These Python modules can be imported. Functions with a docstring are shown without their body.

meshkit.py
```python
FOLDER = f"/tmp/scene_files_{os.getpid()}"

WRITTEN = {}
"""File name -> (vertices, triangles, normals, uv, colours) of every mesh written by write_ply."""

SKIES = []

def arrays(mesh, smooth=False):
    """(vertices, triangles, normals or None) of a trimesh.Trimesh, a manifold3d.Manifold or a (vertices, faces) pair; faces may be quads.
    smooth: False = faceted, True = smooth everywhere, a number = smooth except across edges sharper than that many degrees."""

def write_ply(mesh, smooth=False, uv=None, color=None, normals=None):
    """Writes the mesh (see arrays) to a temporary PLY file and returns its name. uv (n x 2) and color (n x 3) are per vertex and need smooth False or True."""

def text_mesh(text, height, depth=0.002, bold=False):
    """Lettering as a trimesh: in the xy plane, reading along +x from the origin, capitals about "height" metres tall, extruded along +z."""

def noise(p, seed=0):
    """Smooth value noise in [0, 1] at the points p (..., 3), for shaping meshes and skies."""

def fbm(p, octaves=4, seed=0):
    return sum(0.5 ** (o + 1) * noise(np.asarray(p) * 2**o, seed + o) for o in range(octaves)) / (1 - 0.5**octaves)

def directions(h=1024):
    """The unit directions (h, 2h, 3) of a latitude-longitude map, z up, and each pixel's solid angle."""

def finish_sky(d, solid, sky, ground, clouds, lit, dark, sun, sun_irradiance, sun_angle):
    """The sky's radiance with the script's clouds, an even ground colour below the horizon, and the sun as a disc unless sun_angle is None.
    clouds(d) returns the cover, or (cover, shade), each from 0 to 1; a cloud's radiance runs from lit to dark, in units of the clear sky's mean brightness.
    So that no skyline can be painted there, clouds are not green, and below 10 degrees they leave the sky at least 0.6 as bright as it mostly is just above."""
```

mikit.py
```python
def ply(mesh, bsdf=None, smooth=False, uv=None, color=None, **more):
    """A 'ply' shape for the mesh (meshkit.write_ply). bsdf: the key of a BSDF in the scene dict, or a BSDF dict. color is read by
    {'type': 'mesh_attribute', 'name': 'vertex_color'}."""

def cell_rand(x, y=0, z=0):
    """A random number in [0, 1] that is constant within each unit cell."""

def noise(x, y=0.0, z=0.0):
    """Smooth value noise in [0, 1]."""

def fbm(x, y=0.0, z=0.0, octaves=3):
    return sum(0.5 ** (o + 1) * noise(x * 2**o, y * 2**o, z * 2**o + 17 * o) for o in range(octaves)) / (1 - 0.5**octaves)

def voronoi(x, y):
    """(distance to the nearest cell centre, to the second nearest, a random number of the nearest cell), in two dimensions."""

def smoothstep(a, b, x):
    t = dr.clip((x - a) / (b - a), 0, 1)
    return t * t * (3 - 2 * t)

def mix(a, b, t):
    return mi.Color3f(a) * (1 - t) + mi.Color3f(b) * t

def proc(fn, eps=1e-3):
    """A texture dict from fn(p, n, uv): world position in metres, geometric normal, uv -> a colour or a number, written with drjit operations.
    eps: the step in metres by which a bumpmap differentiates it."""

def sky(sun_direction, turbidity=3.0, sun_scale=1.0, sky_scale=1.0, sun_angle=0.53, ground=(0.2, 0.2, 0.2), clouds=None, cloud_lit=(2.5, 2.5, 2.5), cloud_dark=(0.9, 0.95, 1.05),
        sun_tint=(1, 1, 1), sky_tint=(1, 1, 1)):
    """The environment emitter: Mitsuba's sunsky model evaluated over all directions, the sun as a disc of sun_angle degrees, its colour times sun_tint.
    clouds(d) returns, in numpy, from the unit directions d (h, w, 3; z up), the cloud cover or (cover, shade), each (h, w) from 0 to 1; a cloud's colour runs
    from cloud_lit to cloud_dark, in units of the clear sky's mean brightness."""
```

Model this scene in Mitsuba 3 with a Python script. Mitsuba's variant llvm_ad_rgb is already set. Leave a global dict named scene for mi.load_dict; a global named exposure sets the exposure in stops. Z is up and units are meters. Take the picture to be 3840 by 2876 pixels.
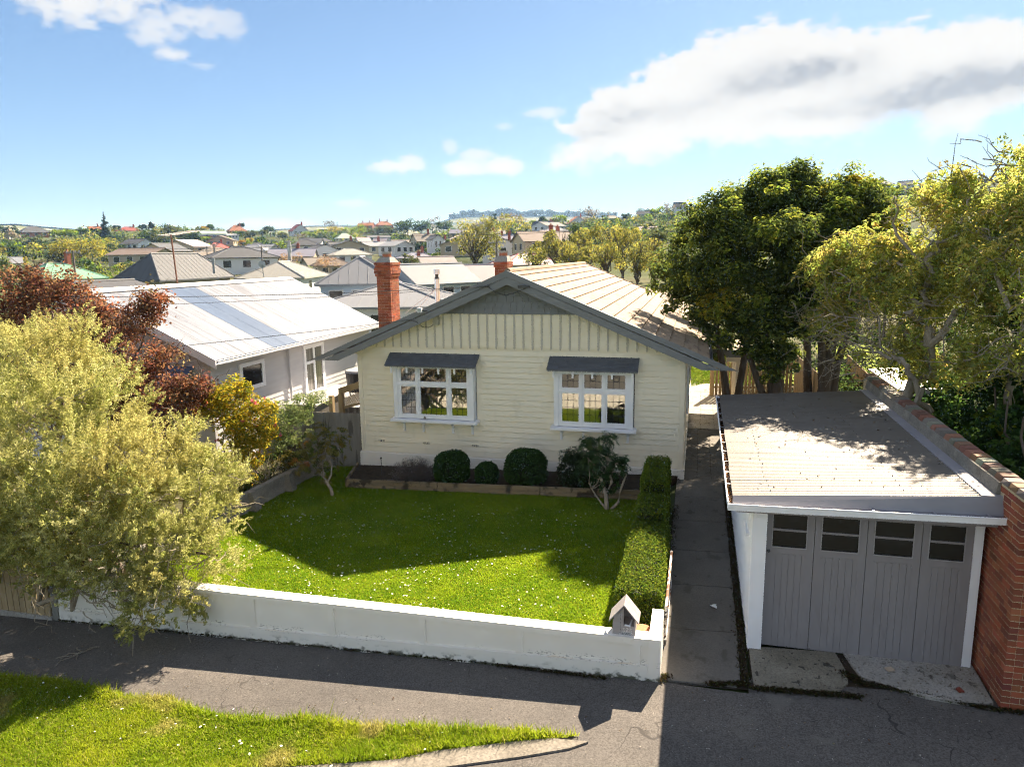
import math, numpy as np, trimesh, mitsuba as mi, drjit as dr, mikit, meshkit
from mikit import noise, fbm, voronoi, cell_rand, smoothstep, mix
from shapely.geometry import Polygon
T = mi.ScalarTransform4f
scene, labels = {}, {}

# ------------------------------------------------------------------ camera, sky, exposure
CAM = np.array([9.279, -18.534, 5.824])
YAW, PITCH, ROLL = -0.253274, 0.177279, 0.012841
FWD = np.array([math.sin(YAW) * math.cos(PITCH), math.cos(YAW) * math.cos(PITCH), -math.sin(PITCH)])
RGT = np.array([math.cos(YAW), -math.sin(YAW), 0.0])
DWN = np.cross(FWD, RGT)
UP = math.sin(ROLL) * RGT - math.cos(ROLL) * DWN
scene['camera'] = {'type': 'perspective', 'fov': 70.683, 'fov_axis': 'x', 'near_clip': 0.1, 'far_clip': 9000.0,
                   'to_world': T().look_at(origin=CAM.tolist(), target=(CAM + FWD).tolist(), up=UP.tolist())}
exposure = 3.85
SUN_AZ, SUN_EL = math.radians(15.5), math.radians(40.0)
SUN = [math.sin(SUN_AZ) * math.cos(SUN_EL), math.cos(SUN_AZ) * math.cos(SUN_EL), math.sin(SUN_EL)]

# the cumulus bank on the right and the wisps, as outlines in azimuth / elevation (degrees)
BANK = np.array([(-12.92, 6.27), (-11.68, 7.35), (-10.44, 8.49), (-10.79, 9.31), (-9.4, 10.25), (-9.06, 11.2), (-6.49, 12.05), (-4.14, 13.02), (-3.16, 13.72), (-1.51, 13.83), (-0.88, 14.47), (0.55, 14.95), (2.28, 15.29), (3.81, 15.77), (5.96, 15.16), (8.32, 15.03), (10.64, 14.34), (13.89, 14.39), (16.49, 13.85), (19.21, 13.67), (23.42, 13.6), (29.38, 13.2), (40, 12), (40, 9), (29.77, 8.02), (23.99, 7.84), (19.71, 8.47), (17.31, 7.34), (14.79, 6.41), (14.06, 7.2), (13.29, 8.37), (11.68, 7.68), (10.29, 7.13), (7.62, 7.12), (5.78, 7.23), (2.63, 7.03), (-0.66, 7.44), (-1.3, 6.55), (-4.68, 5.94), (-6.42, 6.39), (-8.86, 5.85), (-10.98, 5.76)])
SHADE = [(5.5, 11.9, 3.6, 1.0, .75), (8.4, 12.1, 2.4, .8, .5), (-5.6, 9.9, 2.6, .7, .65), (-8.0, 8.7, 1.8, .5, .5), (13.2, 9.7, 3.2, 1.1, .8), (17.0, 10.3, 3.4, 1.0, .8), (22, 10.2, 4, 1.0, .8), (2.3, 11.3, 1.6, .6, .45), (-0.8, 10.3, 2.0, .6, .4), (7, 9.4, 3, .5, .35), (12, 7.9, 2, .3, .3)]
WISPS = [(-22.9, 6.6, 2.0, .42, .9), (-22.1, 7.0, 1.0, .35, .8), (-18.0, 6.45, 1.7, .5, .95), (-15.1, 6.5, 1.3, .62, 1.0), (-16.9, 7.4, 1.1, .4, .75), (-19.0, 8.0, .6, .5, .55), (-15.0, 9.4, .7, .22, .5), (-26.5, 3.9, 1.2, .25, .5), (-32.3, 2.45, 2.6, .35, .5), (-43.9, 15.9, 2.2, 1.2, .95), (-40.5, 16.0, 2.6, .9, .9), (-39.0, 14.9, 1.5, 1.0, .75), (-36.6, 15.7, 2.2, .8, .75), (-34.6, 15.6, 1.4, .7, .6), (-38.1, 13.4, 1.1, .42, .8), (-36.0, 12.9, .9, .2, .35), (-11.6, 10.3, 1.4, .3, .7), (60, 22, 14, 4, .9), (-80, 30, 18, 5, .8), (150, 25, 25, 5, .9), (-150, 35, 20, 6, .9), (100, 14, 12, 3, .9)]
def clouds(d):
    az, el = np.degrees(np.arctan2(d[..., 0], d[..., 1])), np.degrees(np.arcsin(np.clip(d[..., 2], -1, 1)))
    q = np.stack([az * .5, el * 1.0, el * 0], -1)
    n1, n2 = meshkit.fbm(q * 1.3, 5, 3) - .5, meshkit.fbm(q * 3.1 + 9, 5, 8) - .5
    cover, shade = np.zeros(az.shape), np.zeros(az.shape)
    m = (az > -18) & (az < 46) & (el > 3) & (el < 19)
    ax, ey = az[m], el[m]
    px, py = ax * .97, ey
    P = BANK * [.97, 1]
    inside, dist = np.zeros(px.shape, bool), np.full(px.shape, 99.)
    for a, b in zip(P, np.roll(P, -1, 0)):
        c = (a[1] > py) != (b[1] > py)
        inside ^= c & (px < (b[0] - a[0]) * (py - a[1]) / (b[1] - a[1] + 1e-12) + a[0])
        e = b - a
        t = np.clip(((px - a[0]) * e[0] + (py - a[1]) * e[1]) / (e @ e), 0, 1)
        dist = np.minimum(dist, np.hypot(px - a[0] - t * e[0], py - a[1] - t * e[1]))
    sd = np.where(inside, dist, -dist)
    lower = np.clip((10.2 - ey) / 3, 0, 1)
    c = np.clip((sd + 1.7 * n1[m] + 1.5 * n2[m] + .22) / (.62 + 1.1 * lower), 0, 1)
    cover[m] = c * c * (3 - 2 * c)
    s = sum(w * np.exp(-((ax - x) / a) ** 2 - ((ey - y - 1.3 * n1[m]) / b) ** 2) for x, y, a, b, w in SHADE)
    shade[m] = np.clip(s * (1 + 1.2 * n2[m]), 0, 1) * np.clip(sd / .9, 0, 1)
    for x, y, a, b, w in WISPS:
        r = ((az - x) / a) ** 2 + ((el - y) / b) ** 2
        v = w * np.clip(1.25 - r * .75 + 2.6 * n1 + 2.2 * n2, 0, 1) * np.exp(-.25 * r)
        cover = np.maximum(cover, np.where(r < 9, v, 0))
    # unseen cumulus added over the rest of the sky as fill for the shade
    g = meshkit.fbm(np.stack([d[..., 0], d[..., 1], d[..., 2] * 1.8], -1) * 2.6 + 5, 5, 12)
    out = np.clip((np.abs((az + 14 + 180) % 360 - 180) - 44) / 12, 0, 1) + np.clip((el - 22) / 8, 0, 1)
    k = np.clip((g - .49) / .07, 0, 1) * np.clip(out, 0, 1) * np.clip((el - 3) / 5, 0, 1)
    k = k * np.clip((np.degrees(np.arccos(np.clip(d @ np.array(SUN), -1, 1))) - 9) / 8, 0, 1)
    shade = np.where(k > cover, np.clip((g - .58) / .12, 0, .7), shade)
    return np.maximum(cover, k), shade
SKYT = (0.87, 0.935, 1.06)
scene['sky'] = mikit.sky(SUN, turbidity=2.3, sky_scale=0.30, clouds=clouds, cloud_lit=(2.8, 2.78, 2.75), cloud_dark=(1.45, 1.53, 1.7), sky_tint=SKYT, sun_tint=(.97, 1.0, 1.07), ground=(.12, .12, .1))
labels['sky'] = {'kind': 'structure'}

# ------------------------------------------------------------------ materials
def two(b): return {'type': 'twosided', 'bsdf': b}
def princ(c, rough=.6, spec=.4, **k): return two({'type': 'principled', 'base_color': c, 'roughness': rough, 'specular': spec, **k})
def rgb(*c): return {'type': 'rgb', 'value': list(c)}
ATTR = {'type': 'mesh_attribute', 'name': 'vertex_color'}
def mat(name, d): scene['mat_' + name] = d; return 'mat_' + name
ATT = mat('attr', princ(ATTR, .75, .3))
ATG = mat('attr_gloss', princ(ATTR, .7, .12))
LEAF = mat('leaf', {'type': 'principledthin', 'base_color': ATTR, 'roughness': .42, 'eta': 1.45, 'diff_trans': 1.25})
LEAFD = mat('leaf_dull', {'type': 'principledthin', 'base_color': ATTR, 'roughness': .7, 'eta': 1.3, 'diff_trans': 1.25})
GLASS = mat('glass', {'type': 'thindielectric', 'int_ior': 1.9})
DARKGLASS = mat('dark_glass', princ(rgb(.012, .013, .015), .12, .6))
STEEL = mat('steel', two({'type': 'roughconductor', 'material': 'Al', 'alpha': .22}))
WHITE = mat('white_paint', princ(rgb(.78, .79, .82), .45, .4))
BARGE = mat('grey_paint', princ(mikit.proc(lambda p, n, uv: mix((.165, .172, .18), (.21, .218, .227), fbm(p.x * 2.2, p.y * 3, p.z * 14, 3))), .55, .35))
def cream(p, n, uv):
    c = mix((.77, .70, .55), (.82, .755, .605), fbm(p.x * 1.1, p.y * 2 + 3, p.z * 9, 3))
    return mix(c, (.64, .58, .45), .35 * smoothstep(.62, .8, fbm(p.x * 5, p.y * 5, p.z * 2.2, 3)))
CREAM = mat('cream_paint', princ(mikit.proc(cream), .55, .35))
DOORP = mat('door_paint', princ(mikit.proc(lambda p, n, uv: mix((.215, .200, .205), (.255, .240, .244), fbm(p.x * 9, p.y * 9, p.z * 2.5, 3))), .6, .3))
def masonry(p, n, uv):
    c = mix((.72, .685, .615), (.80, .77, .70), fbm(p.x * 3, p.y * 3, p.z * 3, 4))
    up = smoothstep(.6, .9, n.z)
    c = mix(c, (.62, .46, .22), up * .55 * smoothstep(.60, .74, fbm(p.x * 2.6, p.y * 7, p.z, 4)))
    seam = smoothstep(.07, .0, dr.abs(p.z - (.24 - .035 * dr.maximum(9 - p.x, 0)) + .03 * (noise(p.x * 6) - .5)))
    spot = smoothstep(.66, .74, noise(p.x * 42, p.y * 42, p.z * 60)) * smoothstep(.52, .66, fbm(p.x * 2.1, 7., 1., 3)) * seam
    c = mix(c, (.10, .09, .07), spot * .6)
    moss = smoothstep(.55, .8, fbm(p.x * 13, p.y * 9, p.z * 13, 3) + .30 * smoothstep(.11, 0., p.z + .033 * dr.maximum(9 - p.x, 0) + .02))
    return mix(c, (.10, .10, .07), moss * smoothstep(.17, .02, p.z + .033 * dr.maximum(9 - p.x, 0)))
MASON = mat('painted_masonry', princ(mikit.proc(masonry), .7, .25))
def asphalt(p, n, uv):
    g = noise(p.x * 70, p.y * 70)
    c = mix((.074, .069, .065), (.122, .111, .100), fbm(p.x * .9, p.y * 1.6, 0., 4))
    c = c * (.62 + .76 * g)
    c = mix(c, (.35, .33, .29), smoothstep(.965, .985, noise(p.x * 26, p.y * 26, 4.)) * (.35 + .65 * smoothstep(8.5, 9.6, p.x)))
    a, b, _ = voronoi(p.x * .75 + .5 * fbm(p.x * 3, p.y * 3), p.y * .75 + .5 * fbm(p.x * 3 + 9, p.y * 3))
    c = mix(c, (.035, .032, .03), .8 * smoothstep(.013, .003, b - a) * smoothstep(.49, .60, fbm(p.x * .8, p.y * .8 + 5)))
    c = mix(c, (.16, .15, .13), .5 * smoothstep(.62, .75, fbm(p.x * 2.2, p.y * 2.8, 9., 4)) * smoothstep(9.3, 10.5, p.x))
    return c
ASPH = mat('asphalt', princ(mikit.proc(asphalt), .85, .25))
def concrete(p, n, uv):
    c = mix((.085, .079, .071), (.165, .152, .133), fbm(p.x * 1.6, p.y * 1.1, 3., 4))
    c = c * (.78 + .44 * noise(p.x * 55, p.y * 55, p.z * 30))
    return mix(c, (.06, .058, .045), .6 * smoothstep(.62, .80, fbm(p.x * 5.3, p.y * 4.1, 8., 4)))
CONC = mat('concrete', princ(mikit.proc(concrete), .85, .25))
def concrete2(p, n, uv):
    c = mix((.24, .22, .18), (.40, .385, .36), fbm(p.x * 2.3, p.y * 2.3, 1., 4))
    c = c * (.75 + .5 * noise(p.x * 60, p.y * 60, p.z * 30))
    return mix(c, (.07, .065, .05), .7 * smoothstep(.66, .78, fbm(p.x * 13, p.y * 13, 8., 4)))
CONC2 = mat('light_concrete', princ(mikit.proc(concrete2), .85, .25))
def tile(p, n, uv):
    c = mix((.25, .182, .122), (.31, .232, .16), fbm(p.x * 1.5, p.y * 2.5, 0., 4))
    c = c * (.85 + .3 * noise(p.x * 50, p.y * 50, p.z * 50))
    return mix(c, (.15, .11, .075), .6 * smoothstep(.58, .75, fbm(p.x * 9, p.y * 2.2, 4., 3)))
TILE = mat('roof_tile', princ(mikit.proc(tile), .8, .3))
LAP_BROWN = mat('tile_edge', princ(mikit.proc(lambda p, n, uv: mix((.09, .055, .028), (.17, .11, .06), noise(p.x * 20, p.y * 30, p.z * 20))), .9, .2))  # darker brown strip along the lower lip of each tile course
def zinc(p, n, uv):
    s = fbm(p.x * .35, p.y * 3.2, p.z * .4, 4)
    c = mix((.195, .212, .25), (.265, .285, .325), s)
    return mix(c, (.13, .135, .155), .55 * smoothstep(.55, .72, fbm(p.x * .8, p.y * 8.0, 3., 3)))
ZINC = mat('galvanised_iron', princ(mikit.proc(zinc), .42, .6))
def groof(p, n, uv):
    c = mix((.098, .087, .074), (.130, .115, .097), fbm(p.x * .8, p.y * 2, 0., 4))
    return mix(c, (.085, .074, .06), .5 * smoothstep(.56, .74, fbm(p.x * 2.5, p.y * 6, 2., 4)))
GROOF = mat('garage_iron', princ(mikit.proc(groof), .55, .45))
def timber(p, n, uv):
    c = mix((.17, .165, .155), (.27, .26, .24), fbm(p.x * 16, p.y * 16, p.z * 1.6, 4))
    c = mix(c, (.075, .07, .065), .75 * smoothstep(.57, .72, fbm(p.x * 11, p.y * 5, p.z * 1.2, 3)))
    return mix(c, (.09, .11, .05), .5 * smoothstep(.25, -.15, p.z + .3) * noise(p.x * 9, p.y * 9, p.z * 5))
TIMB = mat('weathered_timber', princ(mikit.proc(timber), .85, .2))
PINE = mat('pine_timber', princ(mikit.proc(lambda p, n, uv: mix((.30, .215, .115), (.46, .35, .20), fbm(p.x * 14, p.y * 14, p.z * 1.4, 4)) * (.72 + .4 * noise(p.x * 5.1, p.y * 4.7, 2.))), .8, .25))
def soil(p, n, uv): return mix((.018, .014, .010), (.06, .045, .03), fbm(p.x * 14, p.y * 14, p.z * 8, 4))
SOIL = mat('soil', princ(mikit.proc(soil), .95, .1))
def lawnsoil(p, n, uv): return mix((.11, .15, .016), (.19, .22, .025), fbm(p.x * 7, p.y * 7, 2., 4))
TURF = mat('turf', princ(mikit.proc(lawnsoil), .95, .1))
def land(p, n, uv):
    f = fbm(p.x * .02, p.y * .02, 0., 4)
    c = mix((.030, .045, .016), (.065, .08, .028), smoothstep(.35, .65, f))
    c = mix(c, (.11, .09, .055), .5 * smoothstep(.55, .7, fbm(p.x * .05 + 9, p.y * .05, 0., 4)))
    return c * (.6 + .8 * fbm(p.x * .5, p.y * .5, 0., 3))
LAND = mat('land', princ(mikit.proc(land), .95, .1))
def bark(p, n, uv): return mix((.055, .042, .032), (.15, .12, .095), fbm(p.x * 18, p.y * 18, p.z * 4, 4))
BARK = mat('bark', princ(mikit.proc(bark), .9, .2))
PALEB = mat('pale_bark', princ(mikit.proc(lambda p, n, uv: mix((.15, .125, .095), (.36, .31, .24), fbm(p.x * 16, p.y * 16, p.z * 7, 4))), .9, .2))
def rough_white(p, n, uv): return mix((.66, .68, .70), (.74, .755, .77), fbm(p.x * 30, p.y * 30, p.z * 30, 3))
ROUGHW = mat('roughcast', princ(mikit.proc(rough_white), .8, .2))

# ------------------------------------------------------------------ helpers
rng = np.random.default_rng(11)
class MB:
    """collects faces into one mesh"""
    def __init__(s): s.v, s.f, s.c, s.n = [], [], [], 0
    def raw(s, v, f, col=None):
        v = np.asarray(v, float); f = np.asarray(f, int)
        if f.shape[1] == 4: f = np.vstack([f[:, [0, 1, 2]], f[:, [0, 2, 3]]])
        s.v.append(v); s.f.append(f + s.n); s.n += len(v)
        s.c.append(np.broadcast_to(np.array([1., 1, 1]) if col is None else np.asarray(col, float), (len(v), 3)))
        return s
    def box(s, x0, x1, y0, y1, z0, z1, col=None):
        v = [[x, y, z] for x in (x0, x1) for y in (y0, y1) for z in (z0, z1)]
        return s.raw(v, [[0, 1, 3, 2], [4, 6, 7, 5], [0, 4, 5, 1], [2, 3, 7, 6], [0, 2, 6, 4], [1, 5, 7, 3]], col)
    def hexa(s, bottom, top, col=None):
        """4 bottom corners (counter-clockwise from above) and the 4 above them"""
        return s.raw(list(bottom) + list(top), [[3, 2, 1, 0], [4, 5, 6, 7], [0, 1, 5, 4], [1, 2, 6, 5], [2, 3, 7, 6], [3, 0, 4, 7]], col)
    def prism(s, poly, a, b, axis, col=None):
        """convex polygon swept along an axis. axis x: poly is (y, z); y: (x, z); z: (x, y)"""
        k = len(poly); P = np.asarray(poly, float)
        def put(t):
            o = np.empty((k, 3)); o[:, axis] = t
            o[:, [i for i in range(3) if i != axis]] = P
            return o
        f = [[0, i, i + 1] for i in range(1, k - 1)]
        F = [[c, b_, a_] for a_, b_, c in f] + [[x + k, y + k, z + k] for x, y, z in f]
        for i in range(k):
            j = (i + 1) % k
            F += [[i, j, j + k], [i, j + k, i + k]]
        v = np.vstack([put(a), put(b)])
        m = trimesh.Trimesh(v, F, process=False)
        if m.volume < 0: F = [q[::-1] for q in F]
        return s.raw(v, F, col)
    def tube(s, pts, rad, sides=6, col=None, caps=True):
        p = np.asarray(pts, float); r = np.broadcast_to(rad, (len(p),))
        t = np.gradient(p, axis=0); t /= np.linalg.norm(t, axis=1, keepdims=True) + 1e-12
        a = np.cross(t, np.where(np.abs(t[:, 2:]) < .9, [0, 0, 1.], [1., 0, 0])); a /= np.linalg.norm(a, axis=1, keepdims=True) + 1e-12
        b = np.cross(t, a); g = np.arange(sides) * 2 * np.pi / sides
        v = (p[:, None] + r[:, None, None] * (np.cos(g)[None, :, None] * a[:, None] + np.sin(g)[None, :, None] * b[:, None])).reshape(-1, 3)
        i, j = np.meshgrid(np.arange(len(p) - 1), np.arange(sides), indexing='ij')
        f = np.stack([i * sides + j, i * sides + (j + 1) % sides, (i + 1) * sides + (j + 1) % sides, (i + 1) * sides + j], -1).reshape(-1, 4)
        f = np.vstack([f[:, [0, 1, 2]], f[:, [0, 2, 3]]])
        if caps:
            n = len(v); v = np.vstack([v, p[0], p[-1]])
            k = np.arange(sides); e = (len(p) - 1) * sides
            f = np.vstack([f, np.stack([k * 0 + n, (k + 1) % sides, k], 1), np.stack([k * 0 + n + 1, e + k, e + (k + 1) % sides], 1)])
        return s.raw(v, f, col)
    def sphere(s, c, r, col=None, sub=2):
        m = trimesh.creation.icosphere(sub); return s.raw(m.vertices * r + c, m.faces, col)
    def arr(s): return np.vstack(s.v), np.vstack(s.f), np.vstack(s.c)
    def move(s, M):
        M = np.asarray(M); s.v = [x @ M[:3, :3].T + M[:3, 3] for x in s.v]; return s
def rotz(deg, loc=(0, 0, 0)):
    a = math.radians(deg); M = np.eye(4); M[:2, :2] = [[math.cos(a), -math.sin(a)], [math.sin(a), math.cos(a)]]; M[:3, 3] = loc; return M
def nm(base):
    if base not in USED: USED.add(base); return base
    k = CNT.get(base, 1)
    while f'{base}_{k:03d}' in USED: k += 1
    CNT[base] = k + 1
    USED.add(f'{base}_{k:03d}'); return f'{base}_{k:03d}'
USED, CNT = set(), {}
def add(key, mb, m, smooth=False, attr=None):
    v, f, c = mb.arr() if isinstance(mb, MB) else mb
    use = (m in (ATT, ATG, LEAF, LEAFD)) if attr is None else attr
    scene[key] = mikit.ply((v, f), m, smooth, color=c if use else None)
    return key
def part(root, name, mb, m, smooth=False, label=None, kind=None):
    k = nm(root + '__' + name); add(k, mb, m, smooth)
    if label or kind: labels[k] = {a: b for a, b in (('label', label), ('kind', kind)) if b}
    return k
def thing(name, label, cat, group=None):
    k = nm(name); labels[k] = {'label': label, 'category': cat}
    if group: labels[k]['group'] = group
    return k
def solo(name, mb, m, label, cat, group=None, smooth=False):
    return add(thing(name, label, cat, group), mb, m, smooth)
def stuff(name, mb, m, label=None, cat=None, smooth=False):
    k = nm(name); add(k, mb, m, smooth); labels[k] = {'kind': 'stuff'}
    if label: labels[k]['label'] = label
    if cat: labels[k]['category'] = cat
    return k
def struct(name, mb, m, smooth=False):
    k = nm(name); add(k, mb, m, smooth); labels[k] = {'kind': 'structure'}; return k
def GZ(x): return -0.033 * np.clip(9 - np.asarray(x, float), 0, 14)   # the lot falls gently to the left
def sheet(poly, dz, thick=0.0):
    """a sheet on the lot's ground, split where its slope changes"""
    mb = MB()
    for half in (Polygon([(-5, -90), (9, -90), (9, 90), (-5, 90)]), Polygon([(9, -90), (90, -90), (90, 90), (9, 90)]), Polygon([(-60, -90), (-5, -90), (-5, 90), (-60, 90)])):
        g = Polygon(poly).buffer(0).intersection(half)
        for q in getattr(g, 'geoms', [g]):
            if q.is_empty or q.area < 1e-6: continue
            if thick:
                m = trimesh.creation.extrude_polygon(q, thick, engine='earcut'); v = np.array(m.vertices); v[:, 2] += GZ(v[:, 0]) + dz - thick
                mb.raw(v, m.faces)
            else:
                v, f = trimesh.creation.triangulate_polygon(q, engine='earcut')
                mb.raw(np.column_stack([v, GZ(v[:, 0]) + dz]), f)
    v, f, c = mb.arr()
    if not thick:
        n = np.cross(v[f[:, 1]] - v[f[:, 0]], v[f[:, 2]] - v[f[:, 0]])[:, 2]
        f = np.where((n < 0)[:, None], f[:, ::-1], f)
    return v, f, c

# leaves -------------------------------------------------------------
def unit(a): return a / (np.linalg.norm(a, axis=-1, keepdims=True) + 1e-12)
def leaf_quads(mb, c, nrm, L, W, col, tip=None, fold=.25):
    """folded diamond leaves at c, facing nrm; tip: the direction of the long axis"""
    n = len(c); nrm = unit(nrm)
    t = rng.normal(size=(n, 3)) if tip is None else np.asarray(tip, float) + 1e-6
    u = unit(t - nrm * (t * nrm).sum(1, keepdims=True)); w = np.cross(nrm, u)
    L = np.broadcast_to(L, (n,))[:, None]; W = np.broadcast_to(W, (n,))[:, None]
    v = np.stack([c - u * L * .5, c + w * W * .5 + nrm * W * fold, c + u * L * .5, c - w * W * .5 + nrm * W * fold], 1).reshape(-1, 3)
    i = np.arange(n)[:, None] * 4
    f = np.vstack([i + [0, 1, 2], i + [0, 2, 3]])
    mb.raw(v, f, np.repeat(col, 4, 0)); return mb
def pick(cols, n, jit=.18, who=None, w=None):
    cols = np.asarray(cols, float)
    k = rng.choice(len(cols), n, p=w) if who is None else who % len(cols)
    return np.clip(cols[k] * (1 + jit * rng.normal(size=(n, 1))) * (1 + .06 * rng.normal(size=(n, 3))), .002, .9)
def crown(mb, lobes, n, L, W, cols, sub=14, subr=.34, up=.5, flat=.85, jit=.2, hang=0., fill=.25, w=None):
    """leaf clumps spread over a set of lobes (x, y, z, radius)"""
    lobes = np.asarray(lobes, float)
    area = lobes[:, 3] ** 2; cnt = rng.multinomial(n, area / area.sum())
    for (x, y, z, r), k in zip(lobes, cnt):
        if k < 3: continue
        m = max(int(sub), 3)
        d = unit(rng.normal(size=(m, 3))); d[:, 2] = np.where(d[:, 2] < -.5, -d[:, 2], d[:, 2])
        cc = np.array([x, y, z]) + d * r * rng.uniform(.45, .95, (m, 1)) * [1, 1, flat]
        cr = r * subr * rng.uniform(.7, 1.3, m)
        ck = rng.integers(0, m, k)
        q = unit(rng.normal(size=(k, 3))); rad = np.where(rng.random(k) < fill, rng.random(k) ** .5, rng.uniform(.75, 1.05, k))
        p = cc[ck] + q * (cr[ck] * rad)[:, None] * [1, 1, .8]
        p[:, 2] -= hang * rng.random(k) * r
        nr = .55 * q + .35 * d[ck] + [0, 0, up] + .55 * rng.normal(size=(k, 3))
        leaf_quads(mb, p, nr, L * rng.uniform(.7, 1.3, k), W * rng.uniform(.7, 1.3, k), pick(cols, k, jit, ck * 7 + int(abs(x) * 10) if w is None and rng.random() < .5 else None, w))
    return mb
def limb(a, b, r0, r1, k=7, wob=.12, sag=0.0):
    a, b = np.asarray(a, float), np.asarray(b, float); t = np.linspace(0, 1, k)[:, None]
    L = np.linalg.norm(b - a); p = a + (b - a) * t
    off = rng.normal(size=(k, 3)) * wob * L * .3; off[0] = 0; off[-1] = 0
    p = p + off * np.sin(np.pi * t); p[:, 2] += sag * L * np.sin(np.pi * t[:, 0])
    return p, r0 + (r1 - r0) * t[:, 0] ** .8
ORD = ['first', 'second', 'third', 'fourth', 'fifth', 'sixth', 'seventh', 'eighth', 'ninth', 'tenth', 'eleventh', 'twelfth', 'thirteenth', 'fourteenth', 'fifteenth', 'sixteenth', 'seventeenth', 'eighteenth', 'nineteenth', 'twentieth', 'twenty-first', 'twenty-second', 'twenty-third'] + ['twenty-' + q for q in ('fourth', 'fifth', 'sixth', 'seventh', 'eighth', 'ninth')] + ['thirtieth'] + ['thirty-' + q for q in ('first', 'second', 'third', 'fourth', 'fifth')]

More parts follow.
